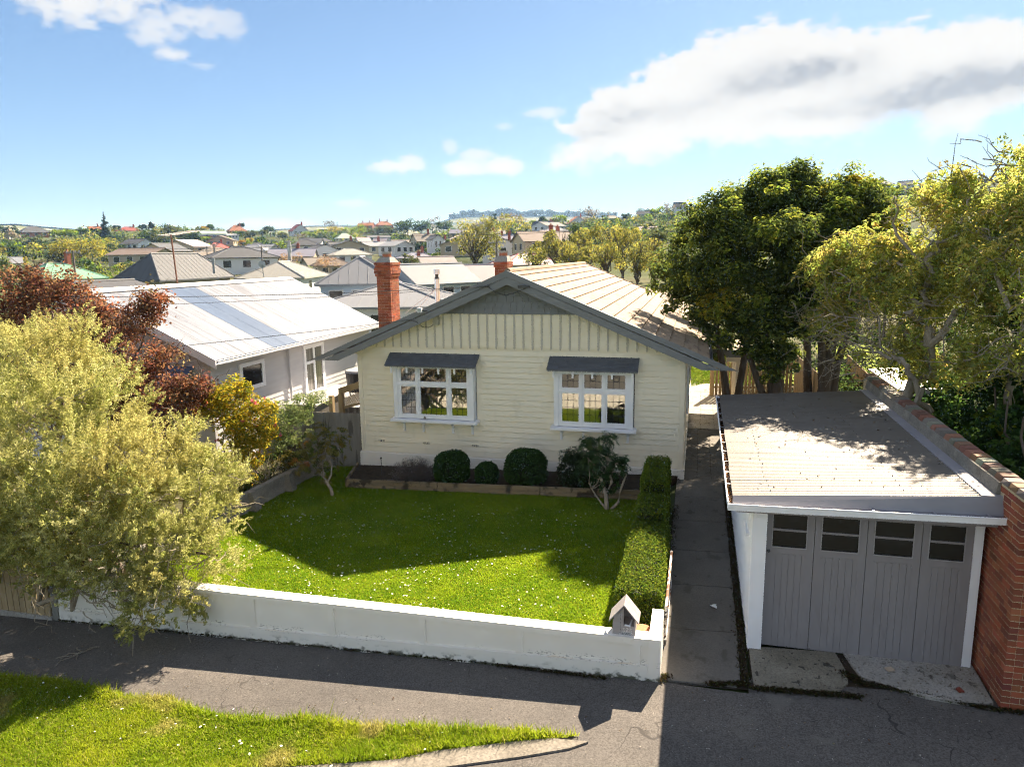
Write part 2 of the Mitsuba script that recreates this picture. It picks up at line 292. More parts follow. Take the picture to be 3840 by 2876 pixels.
# ------------------------------------------------------------------ land, far town and hills
HOUSES = [
(-88.0,76.5,0.32,2.50,2.42,10.7,'hip','green','tan',81,'green iron hip roofed house with a brick chimney, left of the big grey roof'),
(-123.2,97.4,2.91,2.50,1.10,3.4,'gx','zinc','white',49,'white walled house with pale roof at the left edge of the photo'),
(-130.8,112.8,1.19,2.50,1.44,4.4,'hip','grey','white',67,'pale grey roofed house behind the green roofed house'),
(-30.0,24.2,1.25,2.50,0.55,4.0,'gx','dgrey','white',81,'small grey gabled roof in front of the big grey hip roof'),
(-69.8,129.7,1.30,2.50,1.81,7.3,'hip','brown','tan',43,'brown hip roofed house behind the brown bare shrubs'),
(-84.1,167.3,3.66,2.50,1.70,10.4,'hip','pale','white',42,'cream hip roofed house above the brown hip roof'),
(-73.2,189.7,2.48,2.50,1.60,10.6,'hip','mauve','tan',42,'mauve grey roofed house with a thin brick chimney behind the tall chimney'),
(-56.1,144.9,0.66,2.50,1.74,4.1,'gx','brown','brick',32,'brown tiled house with brick chimney just right of the tall chimney'),
(-41.5,122.6,-0.10,2.50,3.11,8.6,'gx','pink','cream',58,'cream gabled house with pinkish roof and a round window'),
(-22.7,85.9,-0.27,2.50,2.09,7.7,'gx','pinkwhite','dark',37,'pinkish white iron roof with dark grey walls left of the second chimney'),
(-21.9,118.8,1.30,2.50,2.07,11.7,'hip','pinkwhite','white',41,'red trimmed pale hip roof just behind the main house ridge'),
(-125.0,180.4,2.06,2.50,1.95,9.7,'gx','pinkwhite','white',42,'long pinkish white iron roof among the power poles'),
(-125.6,217.7,3.00,2.50,1.99,12.1,'gx','grey','blue',36,'long grey building behind the transformer pole'),
(-85.8,151.9,1.03,2.50,2.03,6.3,'gx','tan','tan',59,'grey brown gabled roof right of the white hip roof'),
(-165.2,230.4,3.75,2.50,1.65,8.2,'gx','dgrey','white',15,'low charcoal roof beside the striped fence'),
(-159.3,238.3,4.67,2.50,2.11,10.1,'gx','dgrey','tan',43,'mossy dark grey roof behind the pinkish white iron roof'),
(-177.3,264.8,7.34,2.50,2.23,8.6,'hip','dgrey','tan',48,'dark pyramid roof above the mossy dark grey roof'),
(-207.5,278.9,7.35,2.50,2.86,10.6,'hip','red','white',61,'bright red hip roofed house with a white gable on the left slope'),
(-193.3,273.3,6.18,2.50,2.30,6.6,'gx','dgrey','white',35,'white house with dark roof right of the bright red roof'),
(-185.1,331.0,9.17,3.59,2.41,11.1,'hip','grey','white',44,'white house with grey hip roof beyond the transformer pole'),
(-247.0,329.2,14.57,4.26,1.38,12.5,'gx','palegreen','brickwhite',46,'two storey white and brick house with a long pale green roof'),
(-241.0,337.5,15.69,2.50,0.52,5.7,'gx','white','white',45,'flat roofed white wing with glazed balcony beside the two storey house'),
(-291.7,415.2,20.29,2.98,3.97,10.9,'hip','orange','brick',50,'orange tiled roof on the hill crest left of the centre'),
(-257.8,436.9,20.84,2.52,4.43,11.4,'gf','redbrown','white',50,'red gabled house on the hill crest above the dark green trees'),
(-321.1,351.4,19.82,2.50,2.45,13.3,'hip','redbrown','brick',52,'brick house with dull red hip roof beside the tall conifer'),
(-343.2,307.3,18.15,2.57,3.40,13.1,'hip','dgrey','brick',62,'dark roofed villa with verandas on the far left crest'),
(-356.1,362.6,21.64,2.50,1.90,7.3,'gx','orange','brick',54,'orange roof peeping out left of the tall conifer'),
(-267.1,558.7,27.70,3.55,2.34,12.7,'gx','orange','brick',11,'orange brick house with two chimneys on the distant crest'),
(-255.6,572.9,27.86,3.84,3.51,14.2,'hip','orange','brick',39,'orange hip roof right of the two chimney house on the crest'),
(-180.1,351.9,13.00,2.50,2.82,8.9,'hip','palegreen','cream',42,'pale green hip roofed cottage in the middle of the valley'),
(-165.3,362.6,13.51,2.50,1.25,12.1,'gx','grey','white',30,'long flat grey building in the valley centre'),
(-167.8,304.0,10.44,2.50,1.72,8.0,'hip','grey','white',39,'grey roofed house left of the pale green cottage'),
(-157.4,327.4,10.84,2.50,1.81,6.4,'gx','pinkwhite','white',46,'small white roof below the long flat grey building'),
(-149.1,327.8,10.44,2.50,1.80,6.6,'gx','pinkwhite','white',5,'second small white roof below the long flat grey building'),
(-127.6,305.8,9.18,2.50,1.42,8.6,'gx','tan','cream',43,'tan roofed bungalow right of the valley centre'),
(-118.0,275.1,7.45,2.50,1.86,6.9,'gx','brown','dark',33,'brown roofed house in front of the tan bungalow'),
(-130.4,251.5,7.03,2.50,1.95,9.9,'gx','dgrey','white',52,'charcoal roofed house behind the cream hip roof'),
(-105.3,280.2,9.44,2.50,3.02,9.8,'gx','tan','tan',46,'tan and grey tiled house with a tall brick chimney'),
(-73.5,206.7,6.72,4.34,1.27,3.2,'gf','grey','white',35,'narrow tall white gabled building left of the pale willow'),
(-73.6,232.1,7.74,3.47,1.76,7.7,'gf','pinkwhite','white',28,'white building half hidden behind the pale willow'),
(-59.2,248.0,8.57,3.13,1.54,5.2,'gf','navy','white',34,'white house with navy gabled roof right of the pale willow'),
(-55.4,253.9,8.55,3.19,1.57,5.4,'gf','navy','brick',33,'second navy gabled roof with orange wall'),
(-79.0,391.3,18.27,2.52,3.23,10.3,'gx','dgrey','white',-13,'white house with steep dark roof on the middle slope'),
(-64.1,431.5,21.50,2.50,4.14,11.8,'gf','orange','white',24,'orange red gabled house with a white gable on the slope'),
(-46.0,458.3,24.93,2.50,1.99,10.4,'hip','tan','cream',17,'beige hip roofed house below the bare tree on the slope'),
(-27.2,463.3,27.53,2.68,1.83,7.5,'gx','grey','white',-6,'white house high on the slope left of the dark evergreen'),
(-11.2,284.8,12.29,2.50,1.37,7.0,'gx','pinkwhite','tan',14,'pale roofs low on the slope left of the dark evergreen'),
(97.7,391.2,35.38,2.50,2.07,8.6,'hip','zinc','white',3,'white roofed house on top of the right hand hill'),
(107.9,393.8,35.25,2.50,1.80,6.5,'gx','zinc','white',-23,'second pale house on the right hand hilltop'),
(-4.9,517.3,34.46,2.56,3.12,8.4,'gx','dgrey','white',22,'small steep roofed house on the skyline beside the dark evergreen'),
(-141.1,147.5,3.29,2.50,2.08,5.5,'gf','dgrey','tan',7,'dark gabled roof with tan gable left of the grey hip ridge'),
]   # x, y, base z, wall height, roof rise, width, roof kind, roof colour, wall colour, turn, label
FAR_TREES = [
(-314.0,265.0,17.5,4.9,5.8,'dark'),
(-309.4,262.7,14.8,5.6,3.7,'blossom'),
(-277.7,230.6,6.9,9.3,5.1,'dark'),
(-266.8,227.8,6.5,9.6,4.4,'olive'),
(-260.2,227.7,6.7,9.0,4.2,'olive'),
(-253.5,227.5,6.2,8.9,4.0,'dark'),
(-238.6,199.3,6.7,4.5,2.7,'purple'),
(-278.0,259.8,15.9,4.1,4.7,'bright'),
(-275.0,262.8,16.4,3.4,4.3,'bright'),
(-278.5,273.5,16.6,4.5,4.7,'mid'),
(-278.8,280.2,16.5,4.5,3.1,'dark'),
(-167.1,158.6,4.1,9.2,9.6,'willow'),
(-261.2,269.3,14.1,13.3,2.8,'conifer'),
(-248.7,260.5,10.2,8.0,5.1,'mid'),
(-238.5,256.2,10.9,4.7,4.7,'olive'),
(-211.2,227.0,8.1,4.0,4.5,'mid'),
(-321.8,342.7,22.7,2.6,2.3,'dark'),
(-311.9,351.5,22.8,3.4,2.7,'dark'),
(-308.1,354.8,22.8,4.5,2.1,'pine'),
(-256.4,306.8,15.9,8.5,5.9,'olive'),
(-244.8,277.3,10.2,9.9,4.8,'mid'),
(-234.5,272.9,9.5,9.8,5.3,'olive'),
(-230.7,282.5,12.2,8.7,6.1,'olive'),
(-224.1,281.4,10.0,8.7,5.5,'mid'),
(-218.5,260.3,8.1,7.0,5.1,'dark'),
(-207.2,256.5,7.4,6.3,4.5,'mid'),
(-234.0,305.2,12.4,5.1,3.3,'bright'),
(-231.0,319.9,12.3,4.8,3.1,'bright'),
(-217.8,310.7,11.4,3.5,3.5,'autumn'),
(-215.9,314.5,12.2,3.8,2.7,'yellow'),
(-294.5,384.9,21.7,4.0,2.8,'autumn'),
(-293.7,389.2,22.8,4.0,2.5,'mid'),
(-307.9,443.0,26.7,3.3,2.7,'dark'),
(-242.1,342.6,15.2,6.7,5.2,'mid'),
(-236.1,346.7,14.3,7.1,4.7,'olive'),
(-220.2,333.2,11.5,5.7,3.8,'mid'),
(-248.6,386.3,19.2,6.8,5.0,'dark'),
(-226.8,364.6,15.0,5.9,5.6,'olive'),
(-247.0,375.4,18.0,4.7,4.9,'olive'),
(-214.0,348.9,11.6,5.0,4.6,'mid'),
(-208.6,328.8,10.0,5.0,4.3,'dark'),
(-231.9,396.5,15.2,4.6,4.3,'bare'),
(-243.8,424.2,18.2,4.2,5.5,'bright'),
(-252.0,454.1,19.6,5.2,6.0,'bright'),
(-184.9,313.9,7.8,5.7,2.3,'cypress'),
(-230.7,420.1,16.2,3.8,5.4,'mid'),
(-255.7,486.1,21.1,6.3,9.3,'yellow'),
(-232.9,469.7,19.6,7.2,10.8,'bright'),
(-223.0,480.0,19.6,7.7,9.1,'olive'),
(-212.5,484.8,19.5,8.8,9.2,'olive'),
(-192.7,471.5,19.6,12.8,8.6,'mid'),
(-182.1,470.3,18.7,12.5,7.8,'mid'),
(-203.7,483.1,20.1,11.2,6.1,'olive'),
(-187.0,506.0,22.2,11.6,7.4,'bare'),
(-172.7,489.9,20.8,10.6,8.1,'mid'),
(-330.5,616.2,31.6,7.4,7.8,'bare'),
(-164.1,391.3,13.7,5.9,5.8,'olive'),
(-154.2,390.0,13.5,4.3,3.4,'bare'),
(-116.0,254.0,6.0,5.6,3.9,'bright'),
(-108.0,246.7,5.3,3.5,2.8,'bright'),
(-126.5,260.1,7.1,5.2,3.6,'bare'),
(-87.4,233.6,5.7,5.5,2.6,'mid'),
(-92.1,237.1,6.2,5.0,2.6,'dark'),
(-109.4,257.0,5.9,4.0,2.2,'purple'),
(-106.1,258.4,5.8,3.5,2.3,'bright'),
(-43.8,111.0,2.5,3.9,1.9,'olive'),
(-174.0,320.0,10.3,3.1,3.5,'mid'),
(-118.6,207.9,5.1,2.2,2.8,'olive'),
(-94.3,152.5,2.8,3.6,4.5,'brown'),
(-69.9,126.2,2.8,2.5,3.7,'brown'),
(-96.1,139.6,2.0,2.5,3.9,'brown'),
(-101.7,135.7,1.9,1.8,2.9,'bare'),
(-113.0,170.4,2.8,2.2,2.8,'bright'),
(-119.9,153.3,3.2,2.4,1.3,'yellow'),
(-147.7,120.9,4.6,1.9,2.4,'yellow'),
(-101.9,396.9,19.8,9.4,5.7,'bare'),
(-97.5,408.3,20.6,9.8,5.1,'bare'),
(-116.0,424.1,22.5,8.4,2.8,'dark'),
(-90.3,451.0,25.1,5.1,3.3,'dark'),
(-73.8,423.7,23.1,6.6,5.3,'bright'),
(-59.5,466.6,25.0,11.3,8.3,'bare'),
(-64.0,455.8,24.1,4.5,5.1,'bare'),
(-43.4,189.9,4.9,5.8,4.5,'dark'),
(-37.1,191.4,5.6,6.5,3.5,'mid'),
(-7.4,67.9,3.0,6.0,2.5,'sparse'),
(-3.1,64.6,3.1,5.9,2.7,'sparse'),
(1.2,61.1,3.0,5.9,2.8,'sparse'),
(4.7,55.3,2.7,5.1,1.8,'sparse'),
(-37.0,459.2,24.9,6.5,4.0,'dark'),
(-26.0,470.2,25.1,9.2,6.3,'mid'),
(-18.8,470.7,24.9,11.1,5.4,'bright'),
(-12.9,501.0,31.3,7.5,4.8,'bare'),
(-44.3,448.4,23.4,2.3,5.0,'dark'),
(90.4,368.0,27.3,8.2,5.4,'olive'),
(97.0,361.5,26.7,7.4,5.8,'mid'),
(105.5,359.4,26.3,8.8,5.7,'olive'),
(113.4,352.1,25.6,9.3,5.4,'mid'),
(122.2,349.5,25.2,8.5,5.3,'olive'),
(-29.8,107.6,3.1,9.4,6.0,'sparse'),
(-11.3,74.2,3.2,4.3,2.1,'sparse'),
(-2.6,50.4,3.3,3.8,1.8,'sparse'),
(0.9,48.9,3.1,3.8,1.9,'sparse'),
(3.9,47.2,2.9,4.0,1.7,'sparse'),
(-3.1,100.8,5.3,5.5,2.5,'olive'),
(-12.6,119.7,6.3,5.2,2.8,'mid'),
(1.4,111.2,5.6,4.5,2.5,'olive'),
(-23.3,148.3,5.9,5.4,2.8,'mid'),
(-16.3,179.8,7.1,6.0,3.6,'olive'),
(7.4,56.4,3.1,5.2,1.5,'olive'),
(-55.7,170.6,5.5,5.7,2.5,'mid'),
(-122.7,239.7,7.9,3.5,3.0,'mid'),
(-142.5,240.2,7.2,3.6,2.5,'olive'),
(-165.9,374.2,13.2,4.5,4.5,'mid'),
(-178.2,368.4,12.6,4.5,3.7,'olive'),
(-74.9,300.5,12.1,5.8,4.8,'mid'),
(-60.9,354.9,15.4,6.0,5.5,'dark'),
(-38.6,398.7,18.8,6.6,5.2,'mid'),
]   # x, y, base z, height, half width, kind
_cp = [(h[0], h[1], h[2]) for h in HOUSES] + [(t[0], t[1], t[2]) for t in FAR_TREES]
_cp += 2 * [(-51, 55.75, .2), (-51, 49, .1), (-46, 71, .3), (-44, 62, .2), (-22, 46, .3), (-15, 46, .3), (-12.6, 31.5, -.5), (-38, 38, 0), (-42, 46, .1), (-30, 30, -.3), (-33, 52, .2), (-10, 52, .2), (0, 50, .2), (-60, 60, .4), (-62, 75, .6), (-55, 80, .6), (-30, 65, .4), (-18, 60, .4)]
for a in range(-180, 180, 12):
    for r, z in ((34, -.4), (48, -.3), (900, 4), (1500, 0), (5000, 0)) + (((70, 0), (120, 2), (250, 8), (450, 16)) if not -55 < a < 22 else ()):
        _cp.append((CAM[0] + r * math.sin(math.radians(a)), CAM[1] + r * math.cos(math.radians(a)), z))
_cp = np.array(_cp)
def _pol(x, y): return np.stack([np.arctan2(x - CAM[0], y - CAM[1]) * 7, np.log(np.hypot(x - CAM[0], y - CAM[1]) + 1e-6) * 3.2], -1)
_cu = _pol(_cp[:, 0], _cp[:, 1])
def HZ(x, y):
    x, y = np.asarray(x, float), np.asarray(y, float); u = _pol(x.ravel(), y.ravel()); out = np.empty(len(u))
    for i in range(0, len(u), 2000):
        d2 = ((u[i:i + 2000, None] - _cu[None]) ** 2).sum(-1) + .01
        w = d2 ** -1.6; out[i:i + 2000] = (w * _cp[:, 2]).sum(1) / w.sum(1)
    out = out.reshape(x.shape)
    r = np.hypot(x - 6, y + 2); t = np.clip((r - 17) / 14, 0, 1); t = t * t * (3 - 2 * t)
    return (GZ(x) - .06) * (1 - t) + (out - .05) * t
def land_mesh():
    az = np.radians(np.concatenate([np.arange(-180, -60, 10), np.arange(-60, 30, 1.0), np.arange(30, 180, 10)]))
    R = np.concatenate([[.3], np.arange(3, 40, 2.2), np.geomspace(41, 600, 60), np.geomspace(700, 6000, 14)])
    A, B = np.meshgrid(az, R, indexing='ij'); x, y = CAM[0] + B * np.sin(A), CAM[1] + B * np.cos(A)
    z = HZ(x, y); n, m = A.shape
    i, j = np.meshgrid(np.arange(n), np.arange(m - 1), indexing='ij'); k = (i + 1) % n
    f = np.stack([i * m + j, i * m + j + 1, k * m + j + 1, k * m + j], -1).reshape(-1, 4)
    return MB().raw(np.stack([x, y, z], -1).reshape(-1, 3), f[:, ::-1])
struct('ground', land_mesh(), LAND, True)

def far_ridge(name, prof, D, depth, seed, m):
    az = np.linspace(prof[0][0], prof[-1][0], 90); tn = np.interp(az, [p[0] for p in prof], [p[1] for p in prof])
    tn = tn + .0012 * (meshkit.fbm(np.stack([az * 2.2, az * 0, az * 0 + seed], -1), 4) - .5)
    edge = np.minimum(np.arange(90), np.arange(90)[::-1]) / 8.; tn *= np.clip(edge, 0, 1) ** .5
    rows = []
    for t, q in ((0, -.002), (.3, .35), (.62, .72), (.85, .93), (1, 1), (1.5, .4)):
        r = D + (t - 1) * depth
        rows.append(np.stack([CAM[0] + r * np.sin(np.radians(az)), CAM[1] + r * np.cos(np.radians(az)), CAM[2] * (q > 0) + r * tn * q - 8 * (q < 0)], -1))
    v = np.array(rows); k, n = v.shape[:2]
    i, j = np.meshgrid(np.arange(k - 1), np.arange(n - 1), indexing='ij')
    f = np.stack([i * n + j, i * n + j + 1, (i + 1) * n + j + 1, (i + 1) * n + j], -1).reshape(-1, 4)
    struct(name, MB().raw(v.reshape(-1, 3), f), m, True)
    return az, tn, D
def hillcol(p, n, uv):
    c = mix((.045, .062, .03), (.13, .135, .055), smoothstep(.4, .6, fbm(p.x * .011, p.y * .011, p.z * .03, 4)))
    return mix(c, (.33, .30, .28), .7 * smoothstep(.66, .72, noise(p.x * .11, p.y * .11, p.z * .16)))
HILLM = mat('far_land', princ(mikit.proc(hillcol), .95, .1))
def forest(name, az0, az1, D, tn, h, n, cols, step=None):
    mb = MB(); a = rng.uniform(az0, az1, n); t = np.interp(a, *tn); r = D + rng.uniform(-60, 5, n)
    x, y, z = CAM[0] + r * np.sin(np.radians(a)), CAM[1] + r * np.cos(np.radians(a)), CAM[2] + r * t - 3
    for k in range(n):
        hh = h * rng.uniform(.55, 1.1) * (.6 + .8 * meshkit.noise([[a[k] * 2.1, 3., 0]])[0])
        crown(mb, [(x[k], y[k], z[k] + hh * .55, hh * .55)], 26, hh * .5, hh * .4, cols, 7, .6, .4)
    stuff(name, mb, LEAFD, 'far-off dark tree belt along the distant blue hill', 'forest')
_r = far_ridge('hills', [(-23.5, .0335), (-21.8, .038), (-19.9, .044), (-18.9, .0490), (-17.6, .0515), (-15.8, .052), (-12.7, .0508), (-8.6, .0502), (-5.9, .0465), (-4.1, .045), (-1, .038), (3, .03)], 2600, 900, 1, HILLM)
forest('forest', -19.1, -12.0, 2600, _r[:2], 17, 230, [(.02, .032, .02), (.03, .042, .025)])
forest('forest', -11.6, -6.4, 2600, _r[:2], 13, 130, [(.025, .04, .022), (.04, .05, .03)])
far_ridge('hills', [(-58, .037), (-51.1, .0385), (-49.1, .040), (-48.2, .0405), (-47, .038), (-45.3, .0355), (-43, .032), (-40, .028)], 1500, 500, 2, HILLM)
far_ridge('hills', [(-34, .032), (-32.8, .0338), (-31.2, .0362), (-29.9, .0395), (-27, .0398), (-24.6, .0385), (-22.6, .036), (-20.5, .032)], 1900, 600, 3, HILLM)
_r = far_ridge('hills', [(2, .045), (6.9, .058), (10.3, .070), (11.9, .072), (15.1, .074), (18.1, .076), (22, .076), (30, .07)], 470, 230, 4, LAND)

RC = dict(green=(.15, .30, .20), zinc=(.20, .21, .23), grey=(.105, .11, .118), dgrey=(.085, .088, .095), brown=(.17, .135, .115), pale=(.27, .265, .245), mauve=(.19, .19, .235), pink=(.27, .235, .235), pinkwhite=(.44, .37, .37), tan=(.20, .175, .15), red=(.34, .09, .075), palegreen=(.40, .47, .38), white=(.42, .42, .42), orange=(.34, .145, .08), redbrown=(.26, .075, .062), navy=(.035, .05, .085))
WC = dict(white=(.60, .61, .63), tan=(.40, .34, .24), brick=(.28, .10, .055), cream=(.55, .52, .42), dark=(.075, .075, .085), blue=(.36, .44, .55), brickwhite=(.62, .62, .63))
def hip_roof(mb, w, d, h, r, ov, col, hip=True):
    a, b = w / 2 + ov, d / 2 + ov
    k = max(a - b, .25) if a >= b else 0
    l = 0 if a >= b else b - a
    if not hip: k, l = a, 0
    z0, z1 = h, h + r
    v = [[-a, -b, z0], [a, -b, z0], [a, b, z0], [-a, b, z0], [-k, -l, z1], [k, -l, z1], [k, l, z1], [-k, l, z1]]
    mb.raw(v, [[0, 1, 5, 4], [1, 2, 6, 5], [2, 3, 7, 6], [3, 0, 4, 7], [4, 5, 6, 7]], col)
    lo = [[x, y, z - .16] for x, y, z in v[:4]]
    mb.raw(v[:4] + lo, [[0, 4, 5, 1], [1, 5, 6, 2], [2, 6, 7, 3], [3, 7, 4, 0], [4, 7, 6, 5]], np.minimum(np.array(col) * 1.1, 1))
    return k, l
def house(root, M, w, d, h, r, kind, rc, wc, ov=.45, windows=3, seams=0, chimney=None, drop=3., ridge=None):
    col = np.array(WC[wc]) * rng.uniform(.92, 1.05)
    mb = MB().box(-w / 2, w / 2, -d / 2, d / 2, -drop, h - .02, col if wc != 'brickwhite' else WC['white'])
    if kind in ('gx', 'gf'):
        p = [(-d / 2, h - .02), (d / 2, h - .02), (0, h + r - .14)] if kind == 'gx' else [(-w / 2, h - .02), (w / 2, h - .02), (0, h + r - .14)]
        if kind == 'gx': mb.prism(p, -w / 2, w / 2, 0, col)
        else: mb.prism(p, -d / 2, d / 2, 1, col)
    part(root, 'wall', mb.move(M), ATT)
    if wc == 'brickwhite': part(root, 'brick_band', MB().box(-w / 2 - .03, w / 2 + .03, -d / 2 - .03, d / 2 + .03, h * .48, h * .72, (.25, .07, .05)).move(M), ATT)
    c = np.array(RC[rc]) * rng.uniform(.93, 1.07)
    mb = MB()
    if kind == 'hip': k, l = hip_roof(mb, w, d, h, r, ov, c)
    else:
        a, b = (w / 2 + ov, d / 2 + ov) if kind == 'gx' else (d / 2 + ov, w / 2 + ov)
        dz = r * ov / b * 1.0; q = MB()
        for s in (-1, 1):
            q.hexa(*[[(x, y, z + o) for x, y, z in ((-a, s * b, h - dz), (a, s * b, h - dz), (a, 0, h + r), (-a, 0, h + r))][::s] for o in (-.12, 0)], c)
        if kind == 'gf': q.move(rotz(90))
        mb.v += q.v; mb.f += q.f; mb.c += q.c; k, l = (a, 0) if kind == 'gx' else (0, a)
    rf = part(root, 'roof', mb.move(M), ATG)
    cap = MB().tube([(-k, -l, h + r + .02), (k, l, h + r + .02)], .1, 5, np.minimum(c * 1.25 + .03, .8))
    if kind == 'hip':
        A, B = w / 2 + ov, d / 2 + ov
        for sx in (-1, 1):
            for sy in (-1, 1): cap.tube([(sx * A, sy * B, h + .03), (sx * k, sy * l, h + r + .03)], .08, 5, np.minimum((np.array(ridge) if ridge else c * 1.25) + .03, .8))
    part(rf, 'ridge_cap', cap.move(M), ATG)
    if seams:
        s = MB(); A, B = w / 2 + ov, d / 2 + ov
        for axis in (0, 1):
            La, Lb = (A, B) if axis == 0 else (B, A); kk = (k if axis == 0 else l)
            for t in np.arange(-La + .4, La - .2, .8):
                over = max(abs(t) - kk, 0); top = 1 - over / max(La - kk, 1e-6) if kk < La else 1
                for sg in (-1, 1):
                    e = (l if axis == 0 else k)
                    p0, p1 = (t, sg * Lb, h + .015), (t, sg * (Lb + (e - Lb) * top), h + r * top + .015)
                    if axis: p0, p1 = (p0[1], p0[0], p0[2]), (p1[1], p1[0], p1[2])
                    s.tube([p0, p1], .014, 4, c * .8)
        labels[part(rf, 'seam', s.move(M), ATG)] = {'kind': 'stuff'}
    ww = min(1.5, w / 6)
    for i in range(windows):
        x = (i + .5 - windows / 2) * w / (windows + .3); z0, z1 = h * .36, h * .8
        wk = part(root, 'window', MB().box(x - ww / 2 - .1, x + ww / 2 + .1, -d / 2 - .05, -d / 2 + .02, z0 - .1, z1 + .1, (.66, .66, .66)).move(M), ATT)
        part(wk, 'pane', MB().box(x - ww / 2, x + ww / 2, -d / 2 - .075, -d / 2 - .04, z0, z1).move(M), DARKGLASS)
    for sx in (-1, 1):
        for y in ((-d * .2, d * .22) if windows else ()):
            wk = part(root, 'window', MB().box(*sorted((sx * (w / 2 - .02), sx * (w / 2 + .05))), y - ww / 2 - .1, y + ww / 2 + .1, h * .36 - .1, h * .8 + .1, (.66, .66, .66)).move(M), ATT)
            part(wk, 'pane', MB().box(*sorted((sx * (w / 2 + .03), sx * (w / 2 + .075))), y - ww / 2, y + ww / 2, h * .36, h * .8).move(M), DARKGLASS)
    for cx, cy, hh in chimney or ():
        m = MB().box(cx - .35, cx + .35, cy - .35, cy + .35, h * .9, hh, (.30, .085, .05)).box(cx - .42, cx + .42, cy - .42, cy + .42, hh, hh + .15, (.25, .08, .05)).tube([(cx, cy, hh + .1), (cx, cy, hh + .55)], .14, 6, (.38, .13, .07))
        part(rf, 'chimney', m.move(M), ATT)
for (x, y, z, h, r, w, kind, rc, wc, turn, lab) in HOUSES:
    root = thing('house', lab, 'house')
    if h > 3.4 and rc not in ('palegreen',) and kind != 'gf': pass
    d = min(max(w * .75, 5), 9.5) if kind != 'gf' else 9
    ch = None
    if 'two chimneys' in lab or 'thin brick' in lab or 'tall brick' in lab or rc in ('orange', 'red', 'redbrown') : ch = [(w * .22, 0, h + r + 1.4)] + ([(-w * .25, .3, h + r + 1.6)] if 'two chim' in lab else [])
    if 'brick chimney' in lab: ch = [(w * .2, .0, h + r + 1.7)]
    house(root, rotz(turn, (x, y, z)) @ rotz(0, (0, d * .35, 0)), w, d, h, r, kind, rc, wc, windows=3 if w > 5 else 2, chimney=ch, seams=0, ridge=(.35, .05, .06) if 'red trimmed' in lab else None)
# three nearer roofs, set square to their own street
root = thing('house', 'large dark grey iron hip roofed house with a flue, behind the white iron roof', 'house')
M = rotz(108.3, (0, 0, 0)); u, v2 = np.array([-.315, .949]), np.array([-.949, -.315])
A0 = np.array([-35.8, 33.7]); ctr = A0 + u * 9.5 + v2 * 6
house(root, rotz(3.6, (-51.0, 55.75, .5)), 5.25, 13.75, 2.98, 2.9, 'hip', 'grey', 'tan', seams=1)
fl = MB().tube([(-46.2, 56.2, 4.0), (-46.2, 56.2, 5.35)], .14, 8, (.30, .30, .31)).tube([(-46.2, 56.2, 5.35), (-46.2, 56.2, 5.8)], .2, 8, (.35, .35, .36))
part(root + '__roof', 'flue', fl, ATG)
root = thing('house', 'pale cream iron hip roofed house with a satellite dish, behind the white iron roof', 'house')
house(root, rotz(15.9, (-46.1, 71.2, .6)), 8.1, 13.6, 2.58, 2.0, 'hip', 'pale', 'white', seams=1)
house_wing = root
root = thing('house', 'blue grey weatherboard house with silver hip roof and front gable, left of the tall chimney', 'house')
house(root, rotz(23.4, (-22.1, 46.0, .6)), 6.35, 17.7, 2.92, 2.22, 'hip', 'zinc', 'blue', seams=1)
house_b = thing('house', 'silver gabled cottage with white bargeboards, just right of the tall chimney', 'house')
house(house_b, rotz(60, (-15.2, 46.0, .6)), 7, 5, 2.9, 1.5, 'gx', 'zinc', 'blue', seams=0)
house_c = thing('house', 'low silver iron roof directly behind the tall brick chimney', 'house')
house(house_c, rotz(12, (-12.6, 31.5, -.4)), 9.5, 9, 2.8, 1.45, 'hip', 'zinc', 'white', seams=1)
sk = solo('canopy', MB().hexa([(-33.5, 24, 3.05), (-27.3, 25.5, 3.05), (-28.6, 30, 3.25), (-34.6, 28.4, 3.25)], [(-33.5, 24, 3.2), (-27.3, 25.5, 3.2), (-28.6, 30, 3.4), (-34.6, 28.4, 3.4)], (.62, .64, .78)).box(-33, -32.8, 25, 25.2, -.5, 3.1, (.1, .1, .12)).box(-28.4, -28.2, 25.6, 25.8, -.5, 3.1, (.1, .1, .12)), ATT, 'flat pale lavender patio canopy behind the red leaved tree', 'canopy')

# more roofs in the crowded middle of the valley
mid = []
while len(mid) < 34:
    a_, r_ = math.radians(rng.uniform(-43, -11)), math.exp(rng.uniform(math.log(150), math.log(400)))
    x, y = CAM[0] + r_ * math.sin(a_), CAM[1] + r_ * math.cos(a_)
    if all(math.hypot(x - q[0], y - q[1]) > 15 for q in list(HOUSES) + mid): mid.append((x, y, r_))
for i, (x, y, r_) in enumerate(sorted(mid, key=lambda q: math.atan2(q[0] - CAM[0], q[1] - CAM[1]))):
    rc = ['grey', 'tan', 'zinc', 'pinkwhite', 'brown', 'pale', 'dgrey', 'mauve'][rng.integers(0, 8)]
    nme = dict(grey='grey', tan='tan', zinc='silver', pinkwhite='pinkish white', brown='brown', pale='cream', dgrey='charcoal', mauve='mauve')[rc]
    root = thing('house', f'small {nme} roofed house among the valley trees, {ORD[i]} of these counted from the left', 'house', 'small houses among the valley trees')
    w = rng.uniform(9, 13); house(root, rotz(math.degrees(-a_) + rng.uniform(-40, 40), (x, y, float(HZ(x, y)) + .2)), w, w * .8, 3.0, rng.uniform(1.4, 2.2), ['hip', 'gx', 'gf'][rng.integers(0, 3)], rc, ['white', 'white', 'cream', 'tan'][rng.integers(0, 4)], windows=3, chimney=[(1.5, .3, 6.2)] if rng.random() < .4 else None)
    HOUSES.append((x, y, 0, 3, 2, w, 'hip', rc, 'white', 0, ''))
